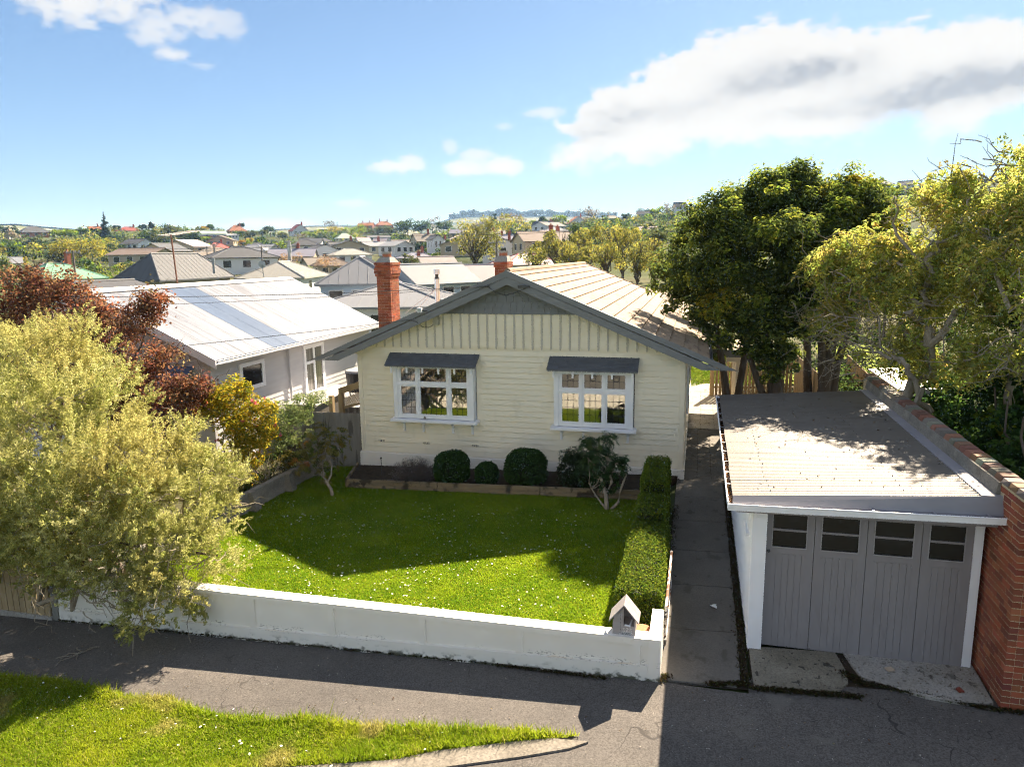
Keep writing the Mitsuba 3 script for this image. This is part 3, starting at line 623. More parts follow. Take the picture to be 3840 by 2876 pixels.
# far trees
TC = dict(dark=[(0.026, 0.049, 0.020), (0.043, 0.072, 0.026), (0.032, 0.058, 0.029)], mid=[(0.065, 0.109, 0.029), (0.087, 0.131, 0.036), (0.051, 0.087, 0.029)], olive=[(0.109, 0.131, 0.051), (0.138, 0.152, 0.058), (0.080, 0.102, 0.043)], bright=[(0.203, 0.275, 0.026), (0.246, 0.319, 0.029), (0.145, 0.217, 0.029)], yellow=[(0.348, 0.304, 0.043), (0.275, 0.261, 0.043), (0.406, 0.319, 0.058)], willow=[(0.377, 0.334, 0.043), (0.304, 0.290, 0.051), (0.246, 0.246, 0.058)], bare=[(0.189, 0.152, 0.109), (0.145, 0.123, 0.087), (0.217, 0.189, 0.116)], brown=[(0.334, 0.225, 0.131), (0.261, 0.174, 0.102), (0.377, 0.275, 0.160)], autumn=[(0.493, 0.275, 0.029), (0.406, 0.203, 0.043), (0.319, 0.275, 0.043)], purple=[(0.087, 0.036, 0.036), (0.116, 0.051, 0.043)], blossom=[(0.435, 0.362, 0.290), (0.319, 0.304, 0.203)], conifer=[(0.020, 0.038, 0.023), (0.032, 0.049, 0.026)], pine=[(0.029, 0.046, 0.026)], cypress=[(0.017, 0.036, 0.017)], sparse=[(0.290, 0.290, 0.065), (0.217, 0.225, 0.058), (0.377, 0.341, 0.072), (0.145, 0.152, 0.051)])
TN = dict(dark=('evergreen_tree', 'dark evergreen tree'), mid=('leafy_tree', 'mid green leafy tree'), olive=('olive_tree', 'dull olive green tree'), bright=('spring_tree', 'bright lime green tree'), yellow=('yellow_tree', 'yellow tinged tree'), willow=('willow_tree', 'huge round golden willow tree'), bare=('bare_tree', 'leafless brown twiggy tree'), brown=('bare_hedge', 'brown leafless hedge clump'), autumn=('autumn_tree', 'orange leaved tree'), purple=('purple_tree', 'small purple leaved tree'), blossom=('blossom_tree', 'pale blossoming tree'), conifer=('conifer_tree', 'tall dark spiky conifer'), pine=('pine_tree', 'small flat topped pine'), cypress=('cypress_tree', 'narrow dark cypress'), sparse=('thin_tree', 'sparse twiggy yellow green tree'))
CAT = dict(brown='hedge')
for kind in TN:
    sel = sorted([t for t in FAR_TREES if t[5] == kind], key=lambda t: math.atan2(t[0] - CAM[0], t[1] - CAM[1]))
    for i, (x, y, z, h, w, _) in enumerate(sel):
        D = math.hypot(x - CAM[0], y - CAM[1]); px = 722 / D
        lab = TN[kind][1] + (' behind the roof, ' if kind == 'sparse' else ' on the far slopes, ') + (f'{ORD[i]} from the left' if len(sel) > 1 else 'the only one of its kind')
        root = thing(TN[kind][0], lab, CAT.get(kind, 'tree'), (TN[kind][1] + 's in the distance') if len(sel) > 1 else None)
        zt = z + h; mb = MB(); area = (2 * w * px) * (h * px)
        L = max(1.9 / px, .10); n = int(np.clip(area * 1.7, 250, 9000))
        if kind in ('conifer', 'cypress'):
            lob = [(x + rng.normal() * .1 * w, y + rng.normal() * .1 * w, z + h * (t + .08), max(w * (1 - t) ** (1.0 if kind == 'conifer' else .6) * rng.uniform(.75, 1.1), .35)) for t in np.linspace(0, .9, 15)]
            crown(mb, lob, n * 2, L * 1.1, L * .6, TC[kind], 8, .38, .2)
        elif kind in ('bare', 'brown', 'sparse', 'blossom'):
            lob = [(x, y, z + h * .55, min(w, h * .5))] + [(x + rng.normal() * w * .5, y + rng.normal() * w * .4, z + h * rng.uniform(.3, .85), w * rng.uniform(.3, .5)) for _ in range(9)]
            crown(mb, lob, int(n * (.55 if kind == 'bare' else .8)), L * 1.0, L * (.35 if kind in ('bare', 'brown') else .6), TC[kind], 16, .3, .3, fill=.6)
        else:
            K = 7 if kind != 'willow' else 16
            lob = [(x, y, z + h * .5, min(w, h * .5) * .8)]
            for q in range(K):
                a, b = rng.uniform(0, 2 * np.pi), rng.uniform(.1, 1)
                rr = w * rng.uniform(.35, .52)
                lob.append((x + math.cos(a) * (w - rr) * .95, y + math.sin(a) * (w - rr) * .8, z + rr * .7 + b * max(h - 1.75 * rr, .1), rr))
            crown(mb, lob, int(n * 1.25), L, L * .62, TC[kind], 13, .36, .55, jit=.22)
        part(root, 'crown', mb, LEAFD)
        tb = MB(); zg = min(z, float(HZ(x, y))) - .4
        p, r = limb((x, y, zg), (x, y, z + h * (.5 if kind not in ('conifer', 'cypress') else .9)), max(w * .07, .12), .05, 5, .05); tb.tube(p, r, 5)
        part(root, 'trunk', tb, BARK)
        if kind in ('bare', 'sparse', 'willow'):
            for q in range(22 if kind == 'sparse' else 6):
                a = rng.uniform(0, 6.28); p, r = limb((x, y, z + h * rng.uniform(.05, .35)), (x + math.cos(a) * w * rng.uniform(.3, .8), y + math.sin(a) * w * rng.uniform(.3, .8), z + h * rng.uniform(.6, .98)), w * .03 + .03, .015, 6, .2)
                part(root, 'branch', MB().tube(p, r, 4), BARK)
# bush that clothes the slopes between the trees
mb = MB(); N = 4200
a = np.radians(rng.uniform(-55, 4, N)); r = np.exp(rng.uniform(np.log(120), np.log(560), N))
bx, by = CAM[0] + r * np.sin(a), CAM[1] + r * np.cos(a); bz = HZ(bx, by)
hx, hy = np.array([h[0] for h in HOUSES]), np.array([h[1] for h in HOUSES])
for k in range(N):
    dd = np.hypot(bx[k] - hx, by[k] - hy); near = dd.min()
    infront = any(math.hypot(h[0] - CAM[0], h[1] - CAM[1]) > r[k] and math.hypot(h[0] - CAM[0], h[1] - CAM[1]) - r[k] < 60 and abs(math.atan2(h[0] - CAM[0], h[1] - CAM[1]) - a[k]) < .75 * h[5] / r[k] + .004 for h in HOUSES)
    if near < 8 or meshkit.noise([[bx[k] * .02, by[k] * .02, 0]])[0] < (.36 if r[k] > 250 else .60): continue
    s = rng.uniform(1.6, 3.4) * (.55 if infront else 1) * np.clip(r[k] / 260, .5, 1)
    crown(mb, [(bx[k], by[k], bz[k] + s * .6, s)], 46, s * .42, s * .3, TC[['dark', 'mid', 'olive', 'mid', 'olive', 'bright', 'sparse'][rng.integers(0, 7)]], 6, .5, .5)
stuff('bush', mb, LEAFD, 'scrubby mixed bush covering the far slopes between the houses', 'bush')
# right hand hill scrub
mb = MB()
for k in range(520):
    a, rr = math.radians(rng.uniform(2, 28)), rng.uniform(270, 455); t = np.interp(math.degrees(a), *_r[:2]); f = (rr - 240) / 230
    z = CAM[2] + rr * t * np.interp(f, [0, .3, .62, .85, 1], [0, .35, .72, .93, 1]) - .3; s = rng.uniform(1.5, 3.0)
    crown(mb, [(CAM[0] + rr * math.sin(a), CAM[1] + rr * math.cos(a), z + s * .5, s)], 40, 1.1, .8, TC[['mid', 'olive', 'dark', 'olive'][rng.integers(0, 4)]], 6, .5, .5)
stuff('scrub', mb, LEAFD, 'grey green scrub on the hill behind the trees at right', 'scrub')

# ------------------------------------------------------------------ the main house
W, SP = 9.0, 0.14923
ZT = 3.275                       # top of the weatherboards
ZF = ZT - 20 * SP                # top of the foundation
hs = thing('bungalow', 'cream weatherboard bungalow with grey bargeboards and two leadlight windows', 'house')
WIN = [(1.12, 3.49, 1.33, 2.96), (5.655, 7.755, 1.30, 2.94)]
# foundation, with a small sloped ledge
part(hs, 'foundation', MB().hexa([(-.07, -.06, -.75), (9.06, -.06, -.4), (9.06, 15.4, -.4), (-.07, 12.3, -.75)], [(-.07, -.06, ZF - .03), (9.06, -.06, ZF - .03), (9.06, 15.4, ZF - .03), (-.07, 12.3, ZF - .03)])
     .hexa([(-.07, -.06, ZF - .03), (9.06, -.06, ZF - .03), (9.06, .0, ZF - .03), (-.07, 0, ZF - .03)], [(-.03, -.02, ZF), (9.02, -.02, ZF), (9.02, 0, ZF), (-.03, 0, ZF)]), MASON)
# shell behind the boards, hollow, with the two openings left free
sh = MB()
xs = [0.02, WIN[0][0], WIN[0][1], WIN[1][0], WIN[1][1], 8.98]
for i, (a, b) in enumerate(zip(xs[:-1], xs[1:])):
    if i in (1, 3):
        w = WIN[i // 2]; sh.box(a, b, .0, .1, ZF - .03, w[2]); sh.box(a, b, .0, .1, w[3], ZT + .1)
    else: sh.box(a, b, .0, .1, ZF - .03, ZT + .1)
sh.box(0.02, .12, .1, 12.4, ZF - .03, 3.4).box(8.9, 8.985, .1, 15.3, ZF - .03, 3.4).box(.12, 8.9, 12.3, 12.4, ZF - .03, 3.4)
part(hs, 'wall', sh, CREAM)
part(hs, 'floor', MB().box(.12, 8.9, .1, 12.3, .30, .36), princ(rgb(.10, .06, .035), .5))
part(hs, 'ceiling', MB().box(.12, 8.9, .1, 12.3, 3.0, 3.06), princ(rgb(.5, .48, .44), .8))
part(hs, 'partition', MB().box(4.5, 4.6, .1, 12.3, .36, 3.0).box(.12, 8.9, 4.4, 4.5, .36, 3.0), princ(rgb(.20, .17, .13), .8))
for k in range(20):
    z0 = ZF + k * SP + rng.normal() * .0006; z1 = z0 + SP + .004
    spans = [(.11, 8.89)]
    for w in WIN:
        if z1 > w[2] + .02 and z0 < w[3] - .02:
            spans = [q for a, b in spans for q in ((a, w[0]), (w[1], b)) if a < w[0] < b or a < w[1] < b] if any(a < w[0] < b for a, b in spans) else spans
    fin = []
    for a, b in [(.11, 8.89)]:
        cuts = [a]
        for w in WIN:
            if z1 > w[2] + .02 and z0 < w[3] - .02: cuts += [w[0], w[1]]
        cuts.append(b); fin = list(zip(cuts[::2], cuts[1::2]))
    for a, b in fin:
        part(hs, 'weatherboard', MB().prism([(-.001, z0 + .009), (-.034, z0 + .009), (-.036, z0 + .013), (-.012, z1), (-.001, z1)], a, b, 0), CREAM)
for a, b in ((-.012, .11), (8.89, 9.012)): part(hs, 'corner_board', MB().box(a, b, -.046, .03, ZF, 3.42), CREAM)
part(hs, 'corner_board', MB().box(8.97, 9.02, .03, .13, ZF, 3.3), CREAM)
for k in range(20):
    z0 = ZF + k * SP
    part(hs, 'side_weatherboard', MB().prism([(9.0, z0), (9.026, z0), (9.006, z0 + SP), (9.0, z0 + SP)], .13, 15.3, 1), CREAM)
part(hs, 'frieze_board', MB().box(.11, 8.89, -.026, .0, ZT + .004, 3.42), CREAM)
# side window frames on the driveway wall
for y in (3.0, 8.2):
    f = part(hs, 'side_window', MB().box(9.0, 9.09, y, y + 1.3, 1.1, 2.6), WHITE); part(f, 'pane', MB().box(9.085, 9.1, y + .1, y + 1.2, 1.2, 2.5), DARKGLASS)
# gable: battens over a flat sheet, shingles above
AP, SL = 4.5, .426
def under(x): return 5.05 - SL * abs(x - AP)
BATT = mat('batten_paint', princ(rgb(.50, .465, .385), .6, .3))
gs = MB(); gs.prism([(AP - (5.3 - 3.36) / SL, 3.36), (AP + (5.3 - 3.36) / SL, 3.36), (AP, 5.3)], -.062, 0.02, 1)
part(hs, 'gable_sheet', gs, CREAM)
for k in range(32):
    x = .61 + .248 * k; top = min(4.28, under(x) + .12)
    if top < 3.45: continue
    mbb = MB().box(x - .024, x + .024, -.088, -.063, 3.36, top)
    mbb.prism([(x - .024, 3.36), (x + .024, 3.36), (x, 3.315)], -.088, -.063, 1)
    part(hs, 'batten', mbb, BATT)
part(hs, 'gable_ledge', MB().box(2.4, 6.6, -.105, -.062, 4.262, 4.285), BARGE)
srow = 0; z = 4.285
while z < 5.1:
    z1 = z + .152; x = AP - (5.28 - z) / SL + rng.uniform(0, .1); xe = AP + (5.28 - z) / SL
    while x < xe:
        w = rng.uniform(.15, .25)
        if (x + w / 2 - AP) * SL * np.sign(x + w / 2 - AP) < 5.2 - z:
            y = -.098 - rng.uniform(0, .004)
            part(hs, 'shingle', MB().prism([(-.062, z), (y, z + rng.uniform(-.003, .003)), (y + .022, z1 + .01), (-.062, z1 + .01)], x, x + w - .007, 0), BARGE)
        x += w
    z = z1
# bargeboards
for s in (-1, 1):
    f = lambda x, z: (AP + s * x, z)
    part(hs, 'bargeboard', MB().prism([f(0, 5.05), f(0, 5.245), f(5.28, 5.245 - SL * 5.28 + .0), f(5.42, 2.965), f(4.9, 2.965)], -.46, -.425, 1), BARGE)
    part(hs, 'barge_cap', MB().prism([f(0, 5.25), f(0, 5.415), f(5.745, 2.968), f(5.43, 2.968)], -.478, -.41, 1), BARGE)
    part(hs, 'soffit', MB().prism([f(0, 5.13), f(0, 5.16), f(5.05, 5.16 - SL * 5.05), f(5.05, 5.13 - SL * 5.05)], -.425, .02, 1), BARGE)
# tiled roof: long metal tile courses, each lapping the one below
def slope(x): return 5.385 - SL * x
for s in (1, -1):
    xk = [0.02] + [.255 + .3475 * i for i in range(14)] + [5.06]
    for i, (a, b) in enumerate(zip(xk[:-1], xk[1:])):
        yend = 12.5 if (b < 2.85 or s < 0) else 15.5
        t = .034; b2 = b + .03
        pts = [(a, slope(a) - .05), (b2, slope(b2) - .05), (b2, slope(b2) + t), (a, slope(a) + .004)]
        y = -.41
        while y < yend - .1:
            y1 = min(y + 1.31, yend)
            part(hs, 'roof_tile', MB().prism([(AP + s * p, q) for p, q in pts], y + .003, y1 - .001, 1), TILE)
            y = y1
        e = MB().box(AP + s * (b2 + .002) - .004, AP + s * (b2 + .002) + .004, -.40, yend, slope(b2) - .012, slope(b2) + t - .006) if s > 0 else None
        if e: part(hs, 'tile_edge', e, LAP_BROWN)
    part(hs, 'roof_verge', MB().prism([(AP + s * .0, 5.30), (AP + s * 0, 5.44), (AP + s * (2.85 if s > 0 else 5.06), 5.44 - SL * (2.85 if s > 0 else 5.06)), (AP + s * (2.85 if s > 0 else 5.06), 5.30 - SL * (2.85 if s > 0 else 5.06))], 12.48, 12.54, 1), TILE)
part(hs, 'ridge_cap', MB().tube([(AP, -.40, 5.385), (AP, 12.5, 5.385)], .085, 8), TILE, 40)
for s, ye in ((1, 15.5), (-1, 12.5)):
    x = AP + s * 5.12; z = slope(5.08) - .09
    part(hs, 'gutter', MB().prism([(x - .06, z - .07), (x + .06, z - .07), (x + .06, z - .065), (x - .06, z - .065)], -.40, ye, 1).box(x + s * .055 - .004, x + s * .055 + .004, -.40, ye, z - .07, z + .04).box(x - s * .055 - .004, x - s * .055 + .004, -.40, ye, z - .07, z + .03), BARGE)
    part(hs, 'eave_soffit', MB().box(*sorted((x - s * .06, AP + s * 4.5)), .02, ye - .1, slope(5.06) - .13, slope(5.06) - .11), CREAM)

# windows: boxed leadlight casements
def leadlight(root, x0, x1, z0, z1, y, nx, nz, fancy):
    mb = MB(); r = .0065
    for i in range(1, nx): mb.tube([(x0 + (x1 - x0) * i / nx, y, z0), (x0 + (x1 - x0) * i / nx, y, z1)], r, 4)
    for i in range(1, nz): mb.tube([(x0, y, z0 + (z1 - z0) * i / nz), (x1, y, z0 + (z1 - z0) * i / nz)], r, 4)
    cx, cz, h = (x0 + x1) / 2, (z0 + z1) / 2, (z1 - z0)
    t = np.linspace(0, 2 * np.pi, 25)
    if fancy == 1:
        mb.tube([(cx + .17 * math.cos(a), y, cz - .02 + .15 * math.sin(a)) for a in t], r, 4, caps=False)
        mb.tube([(cx + dx, y, cz - .02 + dz) for dx, dz in ((0, .13), (.13, 0), (0, -.13), (-.13, 0), (0, .13))], r, 4)
        for s in (-1, 1): mb.tube([(cx + s * (.17 + q * .2), y, cz + .11 * math.cos(q * 3.1)) for q in np.linspace(0, 1, 9)], r, 4)
    if fancy == 2: mb.tube([(cx + .07 * math.cos(a), y, cz + .06 + .045 * math.sin(a)) for a in t], r, 4, caps=False).tube([(cx - .1, y, cz + .12), (cx, y, cz + .145), (cx + .1, y, cz + .12)], r, 4)
    if fancy == 3: mb.tube([(cx + .1 * math.cos(a), y, cz + .0 + .12 * math.sin(a)) for a in t[:19]], r, 4)
    part(root, 'lead_came', mb, LEADM)
LEADM = mat('lead', princ(rgb(.05, .05, .05), .5, .5))
def boxwindow(name, x0, x1, zb, zt, cols, fan, low, lead, nb, ny, label, sillb):
    wk = part(hs, 'window', MB().box(x0, x0 + .115, -.25, .02, zb, zt).box(x1 - .115, x1, -.25, .02, zb, zt).box(x0 + .115, x1 - .115, -.25, .02, zt - .10, zt), WHITE, label=label)
    part(wk, 'transom', MB().box(x0 + .115, x1 - .115, -.245, -.15, fan[0] - .135, fan[0] - .075), WHITE)
    for (a, b), (c, d) in zip(cols[:-1], cols[1:]):
        part(wk, 'mullion', MB().box((b + c) / 2 - .028, (b + c) / 2 + .028, -.248, -.15, zb, zt - .1), WHITE)
    for i, (a, b) in enumerate(cols):
        l = x0 + .117 if i == 0 else (cols[i - 1][1] + a) / 2 + .030
        r = x1 - .117 if i == len(cols) - 1 else (b + cols[i + 1][0]) / 2 - .030
        for (z0, z1), lo, hi, fz in ((fan, fan[0] - .073, zt - .102, lead[i]), (low, zb + .004, fan[0] - .137, 0)):
            s = MB().box(l, a, -.232, -.19, lo, hi).box(b, r, -.232, -.19, lo, hi).box(a, b, -.232, -.19, lo, z0).box(a, b, -.232, -.19, z1, hi)
            sk_ = part(wk, 'sash', s, WHITE)
            g = MB().raw([(a, -.208, z0), (b, -.208, z0), (b, -.208, z1), (a, -.208, z1)], [[0, 1, 2, 3]])
            part(wk, 'pane', g, GLASS)
            leadlight(wk, a, b, z0, z1, -.213, ny[i], 4 if not fz else 2, fz)
    part(wk, 'sill', MB().hexa([(x0 - .09, -.34, zb - .095), (x1 + .09, -.34, zb - .095), (x1 + .09, .0, zb - .095), (x0 - .09, .0, zb - .095)], [(x0 - .09, -.34, zb - .03), (x1 + .09, -.34, zb - .03), (x1 + .09, 0, zb - .002), (x0 - .09, 0, zb - .002)]), WHITE)
    for x in sillb:
        part(wk, 'sill_bracket', MB().prism([(-.03, zb - .10), (-.20, zb - .10), (-.17, zb - .16), (-.095, zb - .20), (-.085, zb - .42), (-.03, zb - .42)], x - .026, x + .026, 0), WHITE)
    # shingled hood on brackets
    hk = part(wk, 'hood', MB().prism([(-.03, 3.15), (-.46, 2.855), (-.46, 2.835), (-.03, 3.10)], x0 - .14, x1 + .12, 0), BARGE)
    n = 5
    for r_ in range(n):
        t0, t1 = r_ / n, (r_ + 1) / n + .06
        x = x0 - .15 - rng.uniform(0, .08)
        while x < x1 + .13:
            w = rng.uniform(.11, .23); a, b = max(x, x0 - .15), min(x + w - .006, x1 + .13)
            if b - a > .03:
                y0, z0 = -.47 + .44 * t0, 2.862 + .302 * t0; y1, z1 = -.47 + .44 * min(t1, 1), 2.862 + .302 * min(t1, 1); q = .020 + rng.uniform(0, .006)
                dz = rng.uniform(-.006, .006)
                part(hk, 'slate', MB().prism([(y0 + dz, z0), (y0 + dz, z0 + q), (y1, z1 + .006), (y1, z1 - .004)], a, b, 0, ), SLATE)
            x += w
    for i in range(nb):
        x = x0 + .02 + (x1 - x0 - .04) * i / (nb - 1)
        part(wk, 'hood_bracket', MB().box(x - .024, x + .024, -.415, -.375, 2.66, 2.86).prism([(-.375, 2.80), (-.25, 2.80), (-.25, 2.86), (-.375, 2.86)], x - .018, x + .018, 0), WHITE)
    return wk
SLATE = mat('slate', princ(mikit.proc(lambda p, n, uv: mix((.062, .069, .083), (.11, .118, .135), fbm(p.x * 6, p.y * 9, p.z * 9, 4))), .6, .4))
w1 = boxwindow('window', 1.14, 3.465, 1.365, 2.93, [(1.36, 1.785), (1.93, 2.68), (2.83, 3.27)], (2.41, 2.77), (1.49, 2.255), [3, 1, 3], 6, [3, 5, 3], 'wide left window with a broad leadlight in the middle', [1.35, 1.92, 2.79, 3.36])
w2 = boxwindow('window', 5.675, 7.735, 1.34, 2.92, [(5.89, 6.33), (6.475, 6.925), (7.075, 7.53)], (2.375, 2.735), (1.47, 2.225), [2, 2, 2], 5, [3, 3, 3], 'right window with three equal casements', [5.84, 6.43, 7.0, 7.6])
def curtain(x0, x1, y, z0, z1, root, m):
    t = np.linspace(x0, x1, 40); yy = y + .03 * np.sin(t * 70) + .015 * np.sin(t * 31)
    v = np.vstack([np.column_stack([t, yy, t * 0 + z0]), np.column_stack([t, yy, t * 0 + z1])]); i = np.arange(39)
    part(root, 'curtain', MB().raw(v, np.stack([i, i + 1, i + 41, i + 40], 1)), m)
curtain(1.2, 1.62, .18, .8, 2.95, w1, princ(rgb(.55, .56, .60), .9)); curtain(3.32, 3.5, .2, .8, 2.95, w1, princ(rgb(.5, .5, .53), .9))
part(w2, 'blind', MB().box(5.75, 7.66, .14, .15, 2.3, 2.95), princ(rgb(.20, .20, .13), .9))
# vents, meter box, floodlight, cable gear
for x, z in ((.62, .62), (1.98, .62), (3.42, .62), (8.45, .47)):
    m = MB().box(x - .11, x + .11, -.042, -.028, z - .035, z + .035)
    v = part(hs, 'vent', m, CREAM); s = MB()
    for i in range(9): s.box(x - .095 + i * .0225, x - .085 + i * .0225, -.045, -.0425, z - .027, z + .027)
    part(v, 'grille', s, LEADM)
part(hs, 'meter_box', MB().box(2.34, 2.50, -.19, -.09, 3.96, 4.19), BOXC := mat('beige_plastic', princ(rgb(.42, .40, .33), .6)))
# chimneys of brick
MORT = (.40, .33, .26)
def brick_col(n): return pick([(.27, .078, .036), (.31, .095, .043), (.215, .06, .03), (.29, .105, .06)], n, .10)
def chimney(x0, x1, y0, y1, z0, zt, flare, label):
    root = part(hs, 'chimney', MB().box(x0 + .006, x1 - .006, y0 + .006, y1 - .006, z0, zt - .02, MORT), ATT, label=label)
    z, c = z0, 0; H = .0815
    while z < zt - .03:
        g = flare(zt - z)
        a0, a1, b0, b1 = x0 - g, x1 + g, y0 - g, y1 + g
        def run(lo, hi, odd):
            o = [lo]; st = .22 if not odd else .11
            while o[-1] + st < hi - .05: o.append(o[-1] + st); st = .22
            return list(zip(o, o[1:] + [hi]))
        for face in range(4):
            lo, hi = (a0, a1) if face % 2 == 0 else (b0 + .10, b1 - .10)
            for p, q in run(lo, hi, (c + face) % 2):
                j = rng.uniform(-.003, .004); col = brick_col(1)[0]
                if face == 0: bb = (p + .004, q - .004, b0 - j, b0 + .1)
                elif face == 2: bb = (p + .004, q - .004, b1 - .1, b1 + j)
                elif face == 1: bb = (a1 - .1, a1 + j, p + .004, q - .004)
                else: bb = (a0 - j, a0 + .1, p + .004, q - .004)
                part(root, 'brick', MB().box(*bb, z + .005, z + H - .004, col), ATT)
        z += H; c += 1
    cx, cy = (x0 + x1) / 2, (y0 + y1) / 2; g = flare(0) * .6
    part(root, 'flaunching', MB().hexa([(x0 - g, y0 - g, zt - .02), (x1 + g, y0 - g, zt - .02), (x1 + g, y1 + g, zt - .02), (x0 - g, y1 + g, zt - .02)], [(cx - .15, cy - .15, zt + .15), (cx + .15, cy - .15, zt + .15), (cx + .15, cy + .15, zt + .15), (cx - .15, cy + .15, zt + .15)]), CONC2)
    part(root, 'chimney_pot', MB().tube([(cx, cy, zt + .1), (cx, cy, zt + .24)], .125, 12, (.42, .16, .09)), ATT)
    part(root, 'pot_cap', MB().tube([(cx, cy, zt + .24), (cx, cy, zt + .30)], .15, 12, (.36, .35, .33)), ATT)
chimney(.20, .63, 1.0, 1.62, 3.35, 5.63, lambda d: .035 if .10 < d < .19 else (.05 if d <= .10 or .19 <= d < .37 else (.03 if d < .48 else 0)), 'tall red brick chimney near the left eave')
chimney(3.32, 3.70, 2.6, 3.2, 4.7, 5.62, lambda d: .03 if d < .26 else 0, 'short red brick chimney near the ridge')
fk = part(hs, 'flue', MB().tube([(.95, 4.0, 3.9), (.95, 4.0, 5.05)], .085, 12), STEEL, 40)
part(fk, 'flue_top', MB().tube([(.95, 4.0, 5.05), (.95, 4.0, 5.12)], [.085, .06], 12).tube([(.95, 4.0, 5.12), (.95, 4.0, 5.2)], .055, 12), LEADM)
part(fk, 'cowl', MB().tube([(.95, 4.0, 5.2), (.95, 4.0, 5.36)], .105, 12), STEEL, 40)
for q in ((.15, 3.2, 4.0), (.55, 3.0, 4.05)): part(fk, 'stay', MB().tube([(.93, 3.96, 4.75), q], .012, 5), STEEL)

# ------------------------------------------------------------------ ground sheets, walls, paths
lawn_poly = [(-1.25, -9.1), (8.3, -9.1), (8.3, -1.70), (.28, -1.64), (-.18, .0), (-.2, .2), (-1.3, .2)]
struct('lawn', sheet(lawn_poly, .0), TURF)
edge = [(-9, -10.82), (-4, -10.9), (-.66, -10.88), (.2, -10.80), (.99, -10.86), (1.8, -10.97), (2.3, -10.86), (2.64, -10.98), (3.3, -11.10), (4.1, -11.04), (4.35, -10.9), (4.8, -10.93), (5.36, -10.92), (5.9, -10.83), (6.55, -10.72), (7.2, -10.64), (8.02, -10.60)]
low = [(7.7, -10.72), (7.1, -10.93), (6.4, -11.2), (5.93, -11.46), (5.2, -11.68), (4.6, -11.86), (2.5, -12.62), (0, -13.4), (-9, -15.2)]
verge_poly = edge + low
struct('footpath', sheet([(-30, -9.25), (10.1, -9.25), (10.1, -8.9), (13.5, -8.6), (30, -8.6), (30, -13.6), (8.4, -13.6), (8.4, -14.2), (-30, -14.2)], -.006), ASPH)
struct('road', sheet([(-60, -14.0), (60, -14.0), (60, -24), (-60, -24)], -.012), ASPH)
struct('verge', sheet(verge_poly, .004), TURF)
ker = low + [(-9, -15.55), (0, -13.75), (2.5, -12.96), (4.7, -12.2), (5.35, -11.98), (6.1, -11.75), (6.6, -11.45), (7.4, -11.12), (7.95, -10.86), (8.15, -10.70)]
struct('kerb', sheet([p for p in low] + ker[len(low):], .018, .12), mat('kerb_concrete', princ(mikit.proc(lambda p, n, uv: mix((.13, .118, .098), (.235, .212, .178), fbm(p.x * 2.6, p.y * 2.6, 4., 4)) * (.7 + .6 * noise(p.x * 48, p.y * 48))), .9, .2)))
# driveway slabs
dv = nm('driveway'); labels[dv] = {'kind': 'structure'}
add(dv, sheet([(8.86, -9.22), (10.12, -9.16), (10.12, 16), (8.9, 16)], -.012), SOIL)
for a, b in ((-9.2, -7.78), (-7.76, -6.2), (-6.18, -4.65), (-4.63, -3.0), (-2.98, -1.4), (-1.38, .08)):
    p = [(8.88 + rng.uniform(0, .01), a), (10.02, a + .09), (10.02, b + .09), (8.88, b)]
    if a < -9: p = [(8.88, a - .02), (9.5, a + .03), (9.95, a + .06), (10.0, a + .22), (10.02, b + .09), (8.88, b)]
    part(dv, 'slab', sheet(p, .012, .05), CONC)
y = .12
while y < 5.6:
    x = 9.03
    for w in (.36, .36, .33): part(dv, 'paver', sheet([(x, y), (x + w - .008, y), (x + w - .008, y + .30), (x, y + .30)], .012 + rng.uniform(-.003, .003), .04), CONC2 if rng.random() < .0 else CONC); x += w  # darker concrete where the driveway is shaded: shade put into the colour
    y += .31
y = 5.75
while y < 12:
    x = 9.03
    for w in (.45, .45, .45): part(dv, 'paver', sheet([(x, y), (x + w - .008, y), (x + w - .008, y + .60), (x, y + .60)], .012 + rng.uniform(-.003, .003), .04), CONC2); x += w  # paler concrete where the driveway is sunlit: sunlight put into the colour
    y += .61
part(dv, 'slab', sheet([(9.03, y + .02), (10.3, y + .02), (10.3, 14.4), (9.03, 14.4)], .012, .05), CONC2)
struct('back_lawn', sheet([(-3, 12.6), (9.0, 15.6), (20, 14.2), (24, 30), (-8, 30)], .0), TURF)
struct('side_yard', sheet([(10.2, -.5), (13.1, -.5), (15.5, 12), (9.6, 12)], -.03), SOIL)
# garage apron
ap = nm('apron'); labels[ap] = {'kind': 'structure'}
add(ap, sheet([(10.15, -9.1), (11.5, -9.0), (13.2, -8.82), (13.2, -7.9), (10.15, -8.0)], -.01), SOIL)
part(ap, 'slab', sheet([(10.17, -9.1), (10.9, -9.06), (11.25, -8.98), (11.42, -8.72), (11.45, -8.45), (11.38, -7.95), (10.17, -8.05)], .02, .07), mat('apron_concrete', princ(mikit.proc(lambda p, n, uv: mix((.16, .145, .11), (.26, .235, .185), fbm(p.x * 3, p.y * 3, 5., 4)) * (.75 + .5 * noise(p.x * 60, p.y * 60)) * (1 - .7 * smoothstep(.84, .9, noise(p.x * 17, p.y * 17, 3.)))), .85, .2)))
part(ap, 'slab', sheet([(11.62, -8.55), (12.0, -8.72), (12.35, -8.85), (12.8, -8.88), (13.14, -8.8), (13.18, -7.92), (11.5, -7.94), (11.56, -8.3)], .035, .07), CONC2)
